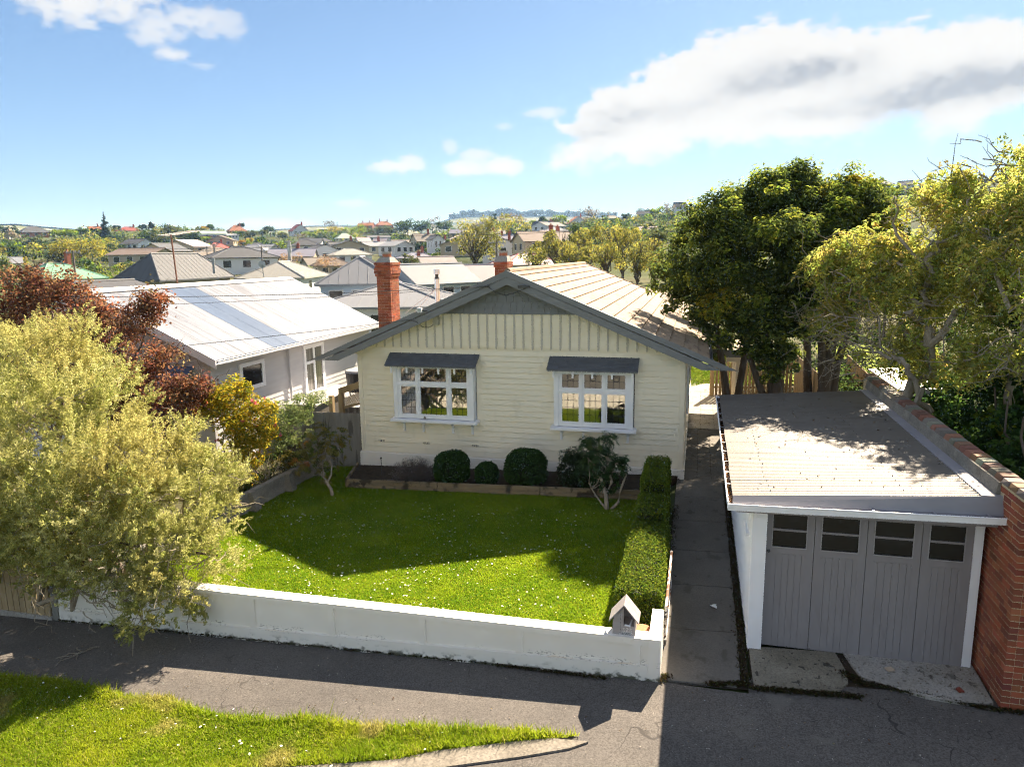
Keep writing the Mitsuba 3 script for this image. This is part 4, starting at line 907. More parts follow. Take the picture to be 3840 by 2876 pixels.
# front wall
fw = thing('front_wall', 'low white painted masonry front wall with recessed panels', 'wall')
def wz(x, h): return h
def hexw(x0, x1, y0, y1, z0, z1):
    return MB().hexa([(x0, y0, GZ(x0) + z0 if z0 < .3 else z0), (x1, y0, GZ(x1) + z0 if z0 < .3 else z0), (x1, y1, GZ(x1) + z0 if z0 < .3 else z0), (x0, y1, GZ(x0) + z0 if z0 < .3 else z0)], [(x0, y0, z1[0]), (x1, y0, z1[1]), (x1, y1, z1[1]), (x0, y1, z1[0])])
def top(x): return .603 - .006 * (8.76 - x)
part(fw, 'core', hexw(-1.28, 8.76, -9.215, -9.04, -.1, (top(-1.28) - .004, top(8.76) - .004)), MASON)
joints = [-1.28, -.2, 1.15, 2.55, 3.94, 5.44, 6.93, 8.60]
part(fw, 'coping', hexw(-1.28, 8.76, -9.252, -9.03, .5, (top(-1.28), top(8.76))), MASON)
for i, x in enumerate(joints):
    wd = .10
    a, b = (x, x + wd) if i == 0 else (x - wd / 2, x + wd / 2)
    part(fw, 'pier', MB().hexa([(a, -9.248, GZ(a) + .20), (b, -9.248, GZ(b) + .20), (b, -9.2, GZ(b) + .20), (a, -9.2, GZ(a) + .20)], [(a, -9.248, .5), (b, -9.248, .5), (b, -9.2, .5), (a, -9.2, .5)]), MASON)
part(fw, 'plinth', MB().hexa([(-1.28, -9.256, -.6), (8.76, -9.256, -.1), (8.76, -9.2, -.1), (-1.28, -9.2, -.6)], [(-1.28, -9.256, GZ(-1.28) + .20), (8.76, -9.256, .215), (8.76, -9.2, .225), (-1.28, -9.2, GZ(-1.28) + .215)]), MASON)
part(fw, 'end_pillar', MB().box(8.762, 8.93, -9.26, -8.36, -.1, .612), MASON)
# old wall and posts at the left boundary
ow = thing('boundary_wall', 'old mossy concrete wall with buttresses along the left of the lawn', 'wall')
OLD = mat('old_concrete', princ(mikit.proc(lambda p, n, uv: mix((.10, .095, .085), (.30, .275, .235), fbm(p.x * 4, p.y * 4, p.z * 4, 4)) * (.8 + .4 * noise(p.x * 40, p.y * 40, p.z * 40))), .9, .2))
part(ow, 'core', MB().hexa([(-1.62, -8.9, -.7), (-1.42, -8.9, -.7), (-1.14, -.4, -.7), (-1.34, -.4, -.7)], [(-1.60, -8.9, .12), (-1.44, -8.9, .12), (-1.16, -.4, .14), (-1.32, -.4, .14)]), OLD)
for y in (-6.9, -5.3, -3.65, -2.1, -.7):
    x = -1.42 + (y + 8.9) * .033
    part(ow, 'buttress', MB().hexa([(x - .02, y - .13, -.6), (x + .26, y - .13, -.6), (x + .26, y + .13, -.6), (x - .02, y + .13, -.6)], [(x - .05, y - .10, .16), (x + .10, y - .10, .16), (x + .10, y + .10, .16), (x - .05, y + .10, .16)]), OLD)
# neighbour's paling fence at the street
pf = thing('street_fence', 'pale timber paling fence on a concrete strip at the left edge of the footpath', 'fence')
x = -1.48; part(pf, 'post', MB().box(-1.44, -1.32, -9.24, -9.12, -.5, .58), TIMB)
part(pf, 'base_strip', MB().box(-6, -1.45, -9.26, -9.1, -.6, -.285), CONC2)
while x > -5.5:
    part(pf, 'paling', MB().box(x - .125, x - .006, -9.235, -9.21, -.285, .50 + rng.uniform(-.01, .01)), PINE); x -= .134
part(pf, 'rail', MB().box(-5.6, -1.45, -9.2, -9.15, .2, .3), PINE)
# raised bed in front of the house
bd = thing('garden_bed', 'raised garden bed edged with weathered sleepers below the front windows', 'garden bed')
part(bd, 'earth', MB().hexa([(-.12, -.06, -.5), (.30, -1.6, -.5), (8.3, -1.68, -.4), (8.9, -.05, -.4)], [(-.12, -.06, -.14), (.30, -1.6, -.13), (8.3, -1.68, .10), (8.9, -.05, .12)]), SOIL)
def sleeper(x0, y0, x1, y1, h, t=.05):
    d = np.array([x1 - x0, y1 - y0]); n = np.array([d[1], -d[0]]) / np.linalg.norm(d) * t
    b = [(x0, y0), (x0 + n[0], y0 + n[1]), (x1 + n[0], y1 + n[1]), (x1, y1)]
    return MB().hexa([(p, q, GZ(p) - .1) for p, q in b][::-1], [(p, q, GZ(p) + h) for p, q in b][::-1])
SLEEP = mat('sleeper_timber', princ(mikit.proc(lambda p, n, uv: mix(mix((.12, .095, .06), (.26, .20, .12), fbm(p.x * 3, p.y * 9, p.z * 22, 4)), (.025, .022, .018), .85 * smoothstep(.52, .66, fbm(p.x * 5, p.y * 5, p.z * 3, 4)))), .9, .2))
for a, b in ((0, .32), (.323, .66), (.663, 1)):
    p0, p1 = np.array([.30, -1.62]), np.array([8.32, -1.70]); q0, q1 = p0 + (p1 - p0) * a, p0 + (p1 - p0) * b
    part(bd, 'sleeper', sleeper(*q0, *q1, .11, .055), SLEEP); part(bd, 'sleeper', sleeper(*(q0 + [0, .02]), *(q1 + [0, .02]), .235, .05), SLEEP)
part(bd, 'sleeper', sleeper(-.16, .0, .28, -1.60, .225, .05), SLEEP)

# ------------------------------------------------------------------ garage
ga = thing('garage', 'single garage with grey timber doors and a flat corrugated roof', 'garage')
part(ga, 'wall', MB().box(10.15, 10.31, -8.07, -.75, -.1, 2.26).box(10.31, 13.2, -.9, -.75, -.1, 2.3), ROUGHW)
part(ga, 'post', MB().box(10.14, 10.335, -8.11, -7.9, 0.0, 2.16), WHITE)
part(ga, 'post', MB().box(13.02, 13.135, -7.97, -7.82, 0.0, 2.2), WHITE)
part(ga, 'lintel', MB().hexa([(9.9, -8.2, 2.15), (13.4, -8.2, 2.2), (13.4, -8.0, 2.2), (9.9, -8.0, 2.15)], [(9.9, -8.2, 2.31), (13.4, -8.2, 2.38), (13.4, -8.0, 2.38), (9.9, -8.0, 2.31)]), DOORP)
part(ga, 'soffit', MB().box(9.86, 10.15, -8.2, -.65, 2.24, 2.27).box(10.15, 13.0, -8.0, -7.8, 2.19, 2.3), DOORP)
part(ga, 'side_window', MB().box(10.135, 10.15, -7.4, -6.9, 1.55, 2.1).box(10.10, 10.15, -7.45, -6.85, 1.50, 1.55), WHITE)
OBSC = mat('obscure_glass', two({'type': 'bumpmap', 'arbitrary': mikit.proc(lambda p, n, uv: .004 * noise(p.x * 85, p.y * 85, p.z * 85), .004), 'bsdf': {'type': 'principled', 'base_color': rgb(.007, .0065, .0055), 'roughness': .2, 'specular': .4}}))
lv = [10.335, 11.0, 11.69, 12.385, 13.02]
for i, (a, b) in enumerate(zip(lv[:-1], lv[1:])):
    a, b = a + .004, b - .004
    pa, pb = a + .085, b - .10
    dk = part(ga, 'door', MB().box(a, pa, -7.975, -7.935, .03, 2.17).box(pb, b, -7.975, -7.935, .03, 2.17).box(pa, pb, -7.975, -7.935, 2.085, 2.17).box(pa, pb, -7.975, -7.935, 1.485, 1.585).box(pa, pb, -7.955, -7.935, .03, 1.485), DOORP)
    part(dk, 'glazing_bar', MB().box(pa, pb, -7.972, -7.94, 1.832, 1.862), DOORP)
    part(dk, 'bead', MB().box(pa, pb, -7.985, -7.972, 1.578, 1.592).box(pa - .006, pa + .008, -7.983, -7.972, 1.585, 2.085).box(pb - .008, pb + .006, -7.983, -7.972, 1.585, 2.085), princ(rgb(.30, .29, .29), .5))
    for z0, z1 in ((1.592, 1.832), (1.862, 2.085)):
        part(dk, 'pane', MB().raw([(pa, -7.955, z0), (pb, -7.955, z0), (pb, -7.955, z1), (pa, -7.955, z1)], [[0, 1, 2, 3]]), OBSC)
    nb = 6; wd = (pb + .03 - (pa - .02)) / nb
    for k in range(nb):
        p0 = pa - .02 + k * wd
        mbb = MB().box(p0 + .002, p0 + wd - .002, -7.972, -7.962, .028, 1.482)
        part(dk, 'board', mbb, DOORP)
    if i == 0: part(dk, 'handle', MB().sphere((a + .045, -7.995, 1.52), .022), LEADM)
def rz(x): return 2.395 + (x - 9.83) * .069
ws = np.arange(0, .76 + 1e-6, .76 / 40)
def corrug(x0, x1, y0, zf0, zf1, amp=.0105, along='x', n=41):
    y = y0 + ws; o = amp * np.sin(ws / .76 * 10 * 2 * np.pi)
    v = np.vstack([np.column_stack([y * 0 + x0, y, zf0 + o]), np.column_stack([y * 0 + x1, y, zf1 + o])]); i = np.arange(len(ws) - 1)
    return MB().raw(v, np.stack([i, i + len(ws), i + len(ws) + 1, i + 1], 1))
part(ga, 'roof_deck', MB().hexa([(9.9, -8.1, rz(9.9) - .08), (13.2, -8.1, rz(13.2) - .08), (13.2, -.65, rz(13.2) - .08), (9.9, -.65, rz(9.9) - .08)], [(9.9, -8.1, rz(9.9) - .03), (13.2, -8.1, rz(13.2) - .03), (13.2, -.65, rz(13.2) - .03), (9.9, -.65, rz(9.9) - .03)]), DOORP)
for k in range(10):
    y0 = -8.232 + k * .757
    part(ga, 'roof_sheet', corrug(9.84 + rng.uniform(-.008, .008), 12.99, y0, rz(9.84) + .0007 * k, rz(12.99) + .0007 * k), GROOF, True)
nl = MB()
for xx in (10.35, 12.1):
    for yy in np.arange(-8.0, -.7, .228): nl.sphere((xx + rng.uniform(-.02, .02), yy, rz(xx) + .013), .008, sub=0)
part(ga, 'roof_nail', nl, LEADM, kind='stuff')
FLASH = mat('flashing', princ(mikit.proc(lambda p, n, uv: mix((.20, .195, .215), (.28, .27, .29), fbm(p.x * 2, p.y * 3, p.z * 6, 4))), .5, .45))
part(ga, 'front_flashing', MB().hexa([(9.84, -8.33, 2.30), (13.3, -8.33, 2.385), (13.3, -8.24, 2.385), (9.84, -8.24, 2.30)], [(9.84, -8.33, 2.335), (13.3, -8.33, 2.41), (13.27, -8.235, rz(13.2) + .02), (9.84, -8.235, rz(9.84) + .012)]), FLASH)
for xx in (11.62, 12.36, 13.0): part(ga, 'gutter_strap', MB().box(xx, xx + .03, -8.43, -8.32, 2.35 + .019 * (xx - 9.8), 2.356 + .019 * (xx - 9.8)), FLASH)
g = MB()
for s0, s1, y0, y1 in ((0, 0, -8.425, -8.415),):
    g.hexa([(9.77, -8.43, 2.245), (13.36, -8.43, 2.315), (13.36, -8.32, 2.315), (9.77, -8.32, 2.245)], [(9.77, -8.44, 2.335), (13.36, -8.44, 2.405), (13.36, -8.425, 2.405), (9.77, -8.425, 2.335)])
g.tube([(9.765, -8.437, 2.335), (13.365, -8.437, 2.405)], .012, 8)
part(ga, 'front_gutter', g, WHITE)
part(ga, 'side_gutter', MB().box(9.765, 9.775, -8.44, -.62, 2.265, 2.375).box(9.775, 9.905, -8.30, -.62, 2.262, 2.27).box(9.775, 9.90, -.63, -.62, 2.27, 2.37).tube([(9.765, -8.44, 2.375), (9.765, -.62, 2.375)], .011, 8), WHITE)
for yy in np.arange(-7.6, -.7, .62): part(ga, 'gutter_strap', MB().box(9.77, 9.91, yy, yy + .018, 2.368, 2.374), WHITE)
lit = MB(); N = 1500
yy = rng.uniform(-8.3, -.7, N); leaf_quads(lit, np.column_stack([rng.uniform(9.785, 9.895, N), yy, 2.30 + .035 * rng.random(N)]), rng.normal(size=(N, 3)) * .6 + [0, 0, 1], .05, .025, pick([(.14, .06, .02), (.07, .045, .025), (.22, .12, .05), (.03, .022, .016)], N, .3))
stuff('leaf_litter', lit, LEAFD, 'brown dead leaves filling the left gutter of the garage', 'leaves')
part(ga, 'side_tray', MB().hexa([(12.96, -8.23, rz(13) - .02), (13.2, -8.23, rz(13) - .02), (13.2, -.6, rz(13) - .02), (12.96, -.6, rz(13) - .02)], [(12.96, -8.23, rz(13) + .018), (13.2, -8.23, rz(13) + .02), (13.2, -.6, rz(13) + .02), (12.96, -.6, rz(13) + .018)]), FLASH)
# brick wall to the right of the garage
bw = thing('brick_wall', 'red brick wall with a weathered parapet to the right of the garage', 'wall')
part(bw, 'core', MB().box(13.2035, 13.42, -8.8465, .2, -.2, 2.80).box(13.42, 17.5, -8.8465, -8.63, -.2, 2.25), mat('mortar', princ(mikit.proc(lambda p, n, uv: mix((.36, .285, .18), (.52, .43, .29), fbm(p.x * 7, p.y * 7, p.z * 7, 3))), .9, .2)))
def red(n): return pick([(.27, .075, .036), (.22, .062, .032), (.31, .095, .045), (.185, .052, .03)], n, .12)
for c in range(32):
    z = c * .0865 + .002
    y = -8.85 + (.0 if c % 2 else -.0); o = .235 if c % 2 else .118
    yy = [-8.85, -8.85 + o]
    while yy[-1] < (-7.80 if c < 26 else -8.3): yy.append(yy[-1] + .235)
    for a, b in zip(yy[:-1], yy[1:]):
        j = rng.uniform(-.002, .003); part(bw, 'brick', MB().box(13.20 - j, 13.3, a + (.0 if a < -8.84 else .005), b - .005, z, z + .075, red(1)[0]), ATT)
    xx = [13.305, 13.305 + (.11 if c % 2 else .225)]
    while xx[-1] < (14.3 if c < 26 else 13.2): xx.append(xx[-1] + .235)
    if c >= 26: xx = [13.305, 13.425]
    for a, b in zip(xx[:-1], xx[1:]):
        j = rng.uniform(-.002, .003); part(bw, 'brick', MB().box(a + .0, b - .01, -8.852 - j, -8.78, z, z + .075, red(1)[0]), ATT)
part(bw, 'render', MB().hexa([(13.14, -8.15, rz(13.1)), (13.207, -8.15, rz(13.1)), (13.207, -.3, rz(13.1)), (13.14, -.3, rz(13.1))], [(13.17, -8.15, 2.80), (13.207, -8.15, 2.80), (13.207, -.3, 2.80), (13.17, -.3, 2.80)]), OLD)
y = -8.84
while y < .1:
    w = .225; dz = rng.uniform(-.006, .006)
    m = MB().hexa([(13.19 + rng.uniform(0, .02), y, 2.80), (13.44, y, 2.80), (13.44, y + w, 2.80), (13.19, y + w, 2.80)], [(13.22 + rng.uniform(-.02, .02), y + .01, 2.88 + dz), (13.41, y + .01, 2.88 + dz), (13.41, y + w - .01, 2.88 + dz + rng.uniform(-.006, .006)), (13.22, y + w - .01, 2.87 + dz)], pick([(.17, .10, .07), (.20, .18, .155), (.13, .12, .105), (.21, .10, .065), (.15, .14, .11)], 1, .15)[0])
    part(bw, 'coping_brick', m, ATT); y += w + .01
part(bw, 'downpipe', MB().tube([(13.36, -8.93, 2.3), (13.36, -8.93, 1.9), (13.6, -8.95, 1.6)], .06, 8), LEADM)

# porch, fences and sheds at the back
po = thing('porch', 'small lean-to porch with grey fascia and cream posts beside the house', 'porch')
part(po, 'roof', MB().box(9.70, 11.12, 7.66, 10.75, 2.37, 2.43), TILE); part(po, 'fascia', MB().box(9.72, 11.14, 7.62, 7.66, 2.17, 2.44).box(11.12, 11.16, 7.62, 10.75, 2.19, 2.45), BARGE)
part(po, 'beam', MB().box(9.75, 11.1, 7.68, 7.78, 2.0, 2.36), CREAM)
for x, y in ((10.72, 7.9), (10.72, 10.4)): part(po, 'post', MB().box(x - .09, x + .09, y - .09, y + .09, 0, 2.36), CREAM)
def fence(label, a, b, h, gap=.012, m=PINE, name='paling_fence', w=.145, bend=0):
    root = thing(name, label, 'fence'); a, b = np.array(a, float), np.array(b, float); L = np.linalg.norm(b[:2] - a[:2]); d = (b[:2] - a[:2]) / L; n = np.array([-d[1], d[0]])
    t = 0
    while t < L - .05:
        p, q = a[:2] + d * t, a[:2] + d * (t + w - gap); z = a[2] + (b[2] - a[2]) * t / L + rng.uniform(-.012, .012); th = n * .02
        part(root, 'paling', MB().hexa([(*p, z), (*q, z), (*(q + th), z), (*(p + th), z)], [(*p, z + h), (*q, z + h), (*(q + th), z + h), (*(p + th), z + h)]), m)
        t += w
    for zz in (.3, h - .3):
        p, q, th = a[:2] + n * .021, b[:2] + n * .021, n * .05
        part(root, 'rail', MB().hexa([(*p, a[2] + zz), (*q, b[2] + zz), (*(q + th), b[2] + zz), (*(p + th), a[2] + zz)], [(*p, a[2] + zz + .08), (*q, b[2] + zz + .08), (*(q + th), b[2] + zz + .08), (*(p + th), a[2] + zz + .08)]), m)
    return root
f1 = fence('pale paling fence across the back behind the porch', (9.9, 11.75, 0), (13.1, 12.1, 0), 1.8, .035)
part(f1, 'post', MB().box(9.83, 10.0, 11.55, 11.72, 0, 1.95), PINE)
fence('paling fence running away behind the garage, left of the two', (13.1, 12.0, 0), (13.3, 1.5, .1), 1.75)
fence('rightmost paling fence behind the garage beside the low white roof', (14.9, 11.5, 0), (14.3, .8, .1), 1.85)
sh_ = thing('shed', 'low shed with a bright white roof behind the garage parapet', 'shed')
part(sh_, 'wall', MB().box(15.1, 16.4, 4.2, 7.8, -.1, 1.7), ROUGHW); part(sh_, 'roof', MB().hexa([(14.95, 4.0, 1.78), (16.6, 4.0, 1.9), (16.6, 8.0, 1.9), (14.95, 8.0, 1.78)], [(14.95, 4.0, 1.83), (16.6, 4.0, 1.95), (16.6, 8.0, 1.95), (14.95, 8.0, 1.83)]), FLASH)
fence('weathered grey paling fence left of the house', (-2.15, .3, -.48), (-.06, .28, -.44), 1.75, .004, TIMB, 'side_fence', .15)
fence('old grey paling fence return running back beside the green shrub', (-2.15, .3, -.48), (-1.75, 3.4, -.45), 1.72, .006, TIMB, 'side_fence', .15)
fence('low grey boundary fence in front of the neighbouring grey house', (-4.0, 1.0, -.48), (-3.4, 1.3, -.48), 1.6, .006, TIMB, 'side_fence', .15)
dk = thing('deck', 'raised timber deck with pale boards and a lattice balustrade between the houses', 'deck')
for k in range(26): part(dk, 'board', MB().box(-4.15, -.35, 2.6 + k * .142, 2.6 + k * .142 + .135, .93, .96), princ(rgb(.42, .42, .43), .6) if k == 0 else scene[[q for q in scene if q.startswith('deck__board')][0]]['bsdf'])
part(dk, 'bearer', MB().box(-4.1, -.4, 2.65, 2.75, -.4, .93).box(-.5, -.4, 2.65, 6.2, -.4, .93), TIMB)
bal = part(dk, 'balustrade', MB().hexa([(-1.28, 1.1, 1.66), (-.12, 1.1, 2.05), (-.12, 1.24, 2.05), (-1.28, 1.24, 1.66)], [(-1.28, 1.1, 1.86), (-.12, 1.1, 2.25), (-.12, 1.24, 2.25), (-1.28, 1.24, 1.86)]).box(-1.3, -1.16, 1.1, 1.24, -.4, 1.68).box(-1.62, -1.5, 1.1, 1.24, -.4, 1.62).hexa([(-1.15, 1.13, 1.22), (-.12, 1.13, 1.5), (-.12, 1.2, 1.5), (-1.15, 1.2, 1.22)], [(-1.15, 1.13, 1.30), (-.12, 1.13, 1.58), (-.12, 1.2, 1.58), (-1.15, 1.2, 1.30)]), PINE)
la = MB()
for t in np.linspace(0, 1, 13):
    x = -1.15 + 1.0 * t; z = 1.3 + .28 * t
    la.tube([(x, 1.15, z), (min(x + .3, -.13), 1.15, z + .42)], .008, 4).tube([(x + .1, 1.17, z), (max(x - .2, -1.15), 1.17, z + .42)], .008, 4)
part(bal, 'lattice', la, PINE)
part(dk, 'rail', MB().hexa([(-2.1, .42, 1.05), (-1.62, 1.9, 1.35), (-1.57, 1.88, 1.35), (-2.05, .40, 1.05)], [(-2.1, .42, 1.22), (-1.62, 1.9, 1.55), (-1.57, 1.88, 1.55), (-2.05, .40, 1.22)]), TIMB)
bq = thing('barbecue', 'black barrel barbecue with a pale lid on the deck', 'barbecue'); c = (-2.1, 4.2)
th = np.linspace(0, 2 * np.pi, 25)[:-1]
part(bq, 'drum', MB().tube([(c[0], c[1], 1.18), (c[0], c[1], 1.85)], [.42, .48], 20), princ(rgb(.02, .02, .022), .4))
part(bq, 'lid', MB().tube([(c[0], c[1], 1.86), (c[0], c[1], 1.93), (c[0], c[1], 1.97)], [.5, .46, .2], 20), princ(rgb(.35, .34, .33), .4))
for a in (.5, 2.1, 3.7, 5.3): part(bq, 'leg', MB().tube([(c[0] + .35 * math.cos(a), c[1] + .35 * math.sin(a), .96), (c[0] + .35 * math.cos(a), c[1] + .35 * math.sin(a), 1.3)], .025, 6), LEADM)

# ------------------------------------------------------------------ grey house on the left
nb_ = thing('cottage', 'pale grey weatherboard house with a white corrugated iron roof, left of the bungalow', 'house')
NW = mat('pale_grey_paint', princ(mikit.proc(lambda p, n, uv: mix((.47, .465, .48), (.54, .535, .55), fbm(p.x * 1.5, p.y * 1.5, p.z * 9, 3))), .6, .3))
X0, XR, YF, YB, ZE, ZR = -4.25, -8.0, -.84, 9.6, 2.98, 4.92
hw = MB().box(-11.75, X0 - .03, YF, YB, -.6, 2.84); hw.prism([(-11.75, 2.84), (X0 - .03, 2.84), (XR, 4.72)], YF, YB, 1)
part(nb_, 'wall', hw, NW)
for k in range(18):
    z0 = -.3 + k * .172
    part(nb_, 'weatherboard', MB().prism([(X0 - .03, z0), (X0 + .002, z0), (X0 - .018, z0 + .175), (X0 - .03, z0 + .175)], YF - .02, YB, 1), NW)
for k in range(28):
    z0 = -.3 + k * .172; zt = z0 + .175; xr = X0 - .03 if zt < 2.84 else min(XR + (4.70 - zt) / .50, X0 - .03); xl = 2 * XR - xr if zt > 2.84 else -11.75
    if xr - xl > .2: part(nb_, 'weatherboard', MB().prism([(YF, z0), (YF - .03, z0), (YF - .01, zt), (YF, zt)], xl, xr, 0), NW)
part(nb_, 'corner_board', MB().box(X0 - .1, X0 + .015, YF - .045, YF + .1, -.4, 2.8), NW)
def nz(x): return ZR - (ZR - ZE) / 4.1 * abs(x - XR)
BLUE = mat('translucent_blue', princ(mikit.proc(lambda p, n, uv: mix((.085, .125, .20), (.115, .16, .24), fbm(p.x, p.y * 4, 0., 3))), .35, .6))
for k in range(15):
    y0 = YF - .26 + k * .738
    m = corrug(XR, XR + 4.12, y0, ZR + .0009 * k, ZE - .01 + .0009 * k, .008)
    part(nb_, 'roof_sheet', m, BLUE if k in (4, 5) else ZINC, True, label='blue tinted translucent roof sheet' if k in (4, 5) else None)
part(nb_, 'roof', MB().hexa([(-12.1, YF - .25, ZE - .06), (XR, YF - .25, ZR - .06), (XR, YB + .25, ZR - .06), (-12.1, YB + .25, ZE - .06)], [(-12.1, YF - .25, ZE), (XR, YF - .25, ZR), (XR, YB + .25, ZR), (-12.1, YB + .25, ZE)]).hexa([(XR, YF - .2, ZR - .08), (-3.95, YF - .2, ZE - .08), (-3.95, YB + .2, ZE - .08), (XR, YB + .2, ZR - .08)], [(XR, YF - .2, ZR - .03), (-3.95, YF - .2, ZE - .03), (-3.95, YB + .2, ZE - .03), (XR, YB + .2, ZR - .03)]), ZINC)
part(nb_, 'ridge_cap', MB().prism([(XR - .22, ZR - .07), (XR - .22, ZR - .05), (XR, ZR + .06), (XR + .22, ZR - .05), (XR + .22, ZR - .07)], YF - .28, YB + .25, 1), mat('ridge_iron', princ(rgb(.50, .49, .48), .45)))
for y, nme in ((YF - .30, 'bargeboard'), (YB + .24, 'bargeboard')):
    part(nb_, nme, MB().prism([(XR, ZR - .24), (XR, ZR + .03), (XR + 4.16, ZE + .01), (XR + 4.16, ZE - .24)], y, y + .04, 1).prism([(XR, ZR - .24), (XR, ZR + .03), (XR - 4.16, ZE + .01), (XR - 4.16, ZE - .24)], y, y + .04, 1), WHITE)
part(nb_, 'gutter', MB().box(-3.90, -3.78, YF - .26, YB + .2, 2.86, 2.865).box(-3.79, -3.78, YF - .26, YB + .2, 2.86, 2.96).tube([(-3.78, YF - .28, 2.96), (-3.78, YB + .2, 2.96)], .012, 6), WHITE)
part(nb_, 'soffit', MB().box(X0, -3.86, YF - .2, YB + .2, 2.80, 2.83), NW)
part(nb_, 'downpipe', MB().tube([(-4.19, 3.2, 2.85), (-4.19, 3.2, -.4)], .04, 8), NW)
wk = part(nb_, 'window', MB().box(X0 - .01, X0 + .05, .45, .60, 1.75, 2.62).box(X0 - .01, X0 + .05, 1.62, 1.77, 1.75, 2.62).box(X0 - .01, X0 + .05, .6, 1.62, 2.50, 2.62).box(X0 - .01, X0 + .05, .6, 1.62, 1.75, 1.87), WHITE)
part(wk, 'pane', MB().box(X0 + .005, X0 + .02, .6, 1.62, 1.87, 2.5), DARKGLASS)
wk = part(nb_, 'window', MB().box(X0 - .01, X0 + .05, 4.20, 4.34, .92, 2.72).box(X0 - .01, X0 + .05, 5.46, 5.62, .92, 2.72).box(X0 - .01, X0 + .05, 4.34, 5.46, 2.58, 2.72).box(X0 - .01, X0 + .05, 4.34, 5.46, .92, 1.04).box(X0 - .01, X0 + .045, 4.84, 4.95, 1.04, 2.58).box(X0 - .01, X0 + .045, 4.34, 4.84, 2.02, 2.12), WHITE)
part(wk, 'pane', MB().box(X0 + .005, X0 + .02, 4.34, 5.46, 1.04, 2.58), mat('curtained_glass', princ(mikit.proc(lambda p, n, uv: mix((.07, .07, .065), (.20, .19, .18), smoothstep(.3, .7, noise(p.y * 18, .5, .5)))), .12, .6)))
wk = part(nb_, 'window', MB().box(-6.1, -4.9, YF - .06, YF, 1.0, 2.15), WHITE); part(wk, 'pane', MB().box(-6.0, -5.0, YF - .07, YF - .05, 1.1, 2.1), DARKGLASS)
part(wk, 'awning', MB().prism([(YF - .02, 2.75), (YF - .02, 2.72), (YF - .75, 2.33), (YF - .75, 2.36)], -6.25, -4.75, 0), mat('blue_awning', princ(rgb(.10, .15, .25), .5)))
an = thing('television_aerial', 'rusty aerial mast with rods standing on the white iron ridge', 'aerial')
part(an, 'mast', MB().tube([(XR, 2.75, 4.9), (XR - .06, 2.72, 6.65)], .028, 6, (.20, .10, .07)), ATT)
part(an, 'boom', MB().tube([(XR - .35, 2.7, 6.6), (XR + 1.0, 2.7, 6.74)], .018, 5, (.4, .38, .36)), ATT)
for q in np.linspace(-.3, .95, 9): part(an, 'element', MB().tube([(XR + q, 2.35 + .1 * abs(q), 6.62 + .1 * q), (XR + q, 3.05 - .1 * abs(q), 6.62 + .1 * q)], .011, 4, (.42, .40, .37)), ATT)
dsh = thing('satellite_dish', 'small grey satellite dish on the pale cream hip roof', 'satellite dish')
t = np.linspace(0, 1, 5); th = np.linspace(0, 2 * np.pi, 17)[:-1]
vv = np.array([[.42 * r * math.cos(a), .08 * r * r, .42 * r * math.sin(a)] for r in t for a in th]); ff = [[i * 16 + j, i * 16 + (j + 1) % 16, (i + 1) * 16 + (j + 1) % 16, (i + 1) * 16 + j] for i in range(4) for j in range(16)]
part(dsh, 'reflector', MB().raw(vv @ rotz(35)[:3, :3].T + [-41.1, 58.3, 5.0], ff, (.40, .41, .42)), ATT); part(dsh, 'mount', MB().tube([(-41.1, 58.3, 5.0), (-41.0, 58.4, 3.2)], .05, 6, (.3, .3, .3)).tube([(-41.9, 58.0, 4.5), (-41.0, 58.4, 3.9)], .03, 5, (.3, .3, .3)), ATT)
# poles and wires
def pole(label, base, top, arms=1, r=.14, col=(.17, .145, .125), tr=False):
    root = thing('power_pole', label, 'power pole', None); part(root, 'post', MB().tube([base, top], [r * 1.25, r * .8], 7, col), ATT)
    x, y, z = top
    for i in range(arms):
        part(root, 'crossarm', MB().box(x - 1.1, x + 1.1, y - .06, y + .06, z - .35 - .8 * i, z - .22 - .8 * i, (.3, .28, .26)), ATT)
        for q in (-.95, -.4, .4, .95): part(root, 'insulator', MB().tube([(x + q, y, z - .22 - .8 * i), (x + q, y, z - .02 - .8 * i)], .06, 5, (.6, .58, .56)), ATT)
    if tr: part(root, 'transformer', MB().tube([(x, y, z - 2.6), (x, y, z - 1.0)], .5, 10, (.45, .47, .48)), ATT)
pole('concrete power pole carrying a transformer, left of the bare hedge', (-84.2, 135.3, 2.5), (-84.1, 135.4, 9.6), 1, .4, (.42, .42, .42), True)
pole('dark power pole in front of the pinkish white roof, fourth from the left', (-92.4, 119, 1), (-92.3, 119.1, 8.9))
pole('weathered power pole just right of the bright red roof', (-84.6, 117.1, 1), (-84.4, 117.2, 8.3))
pole('power pole nearest the pale cream hip roof', (-73.4, 107.5, 1), (-73.3, 107.6, 8.0))
pole('power pole below the bright red roof', (-98.9, 125.3, 2), (-98.9, 125.3, 8.4), 2)
pole('grey power pole behind the others at the grey hip roof', (-109.8, 142.3, 2), (-109.6, 142.3, 9.0))
pole('pole with a pale crossarm in front of the golden willow', (-68.9, 58.8, 1), (-68.9, 58.9, 7.0))
pole('power pole behind the short chimney', (-14.9, 68.2, 1), (-14.9, 68.2, 7.5))
pole('green power pole right of the short chimney', (-7.8, 75.5, 1), (-7.8, 75.5, 7.6), 0, .16, (.12, .17, .12))
pole('leftmost pole on the right hand skyline hill', (50, 345, 32), (50, 345, 40), 1); pole('double armed pole on the right hand skyline hill', (57, 345, 32), (57, 345, 40.5), 2)
WIRE = mat('cable', princ(rgb(.035, .035, .04), .6))
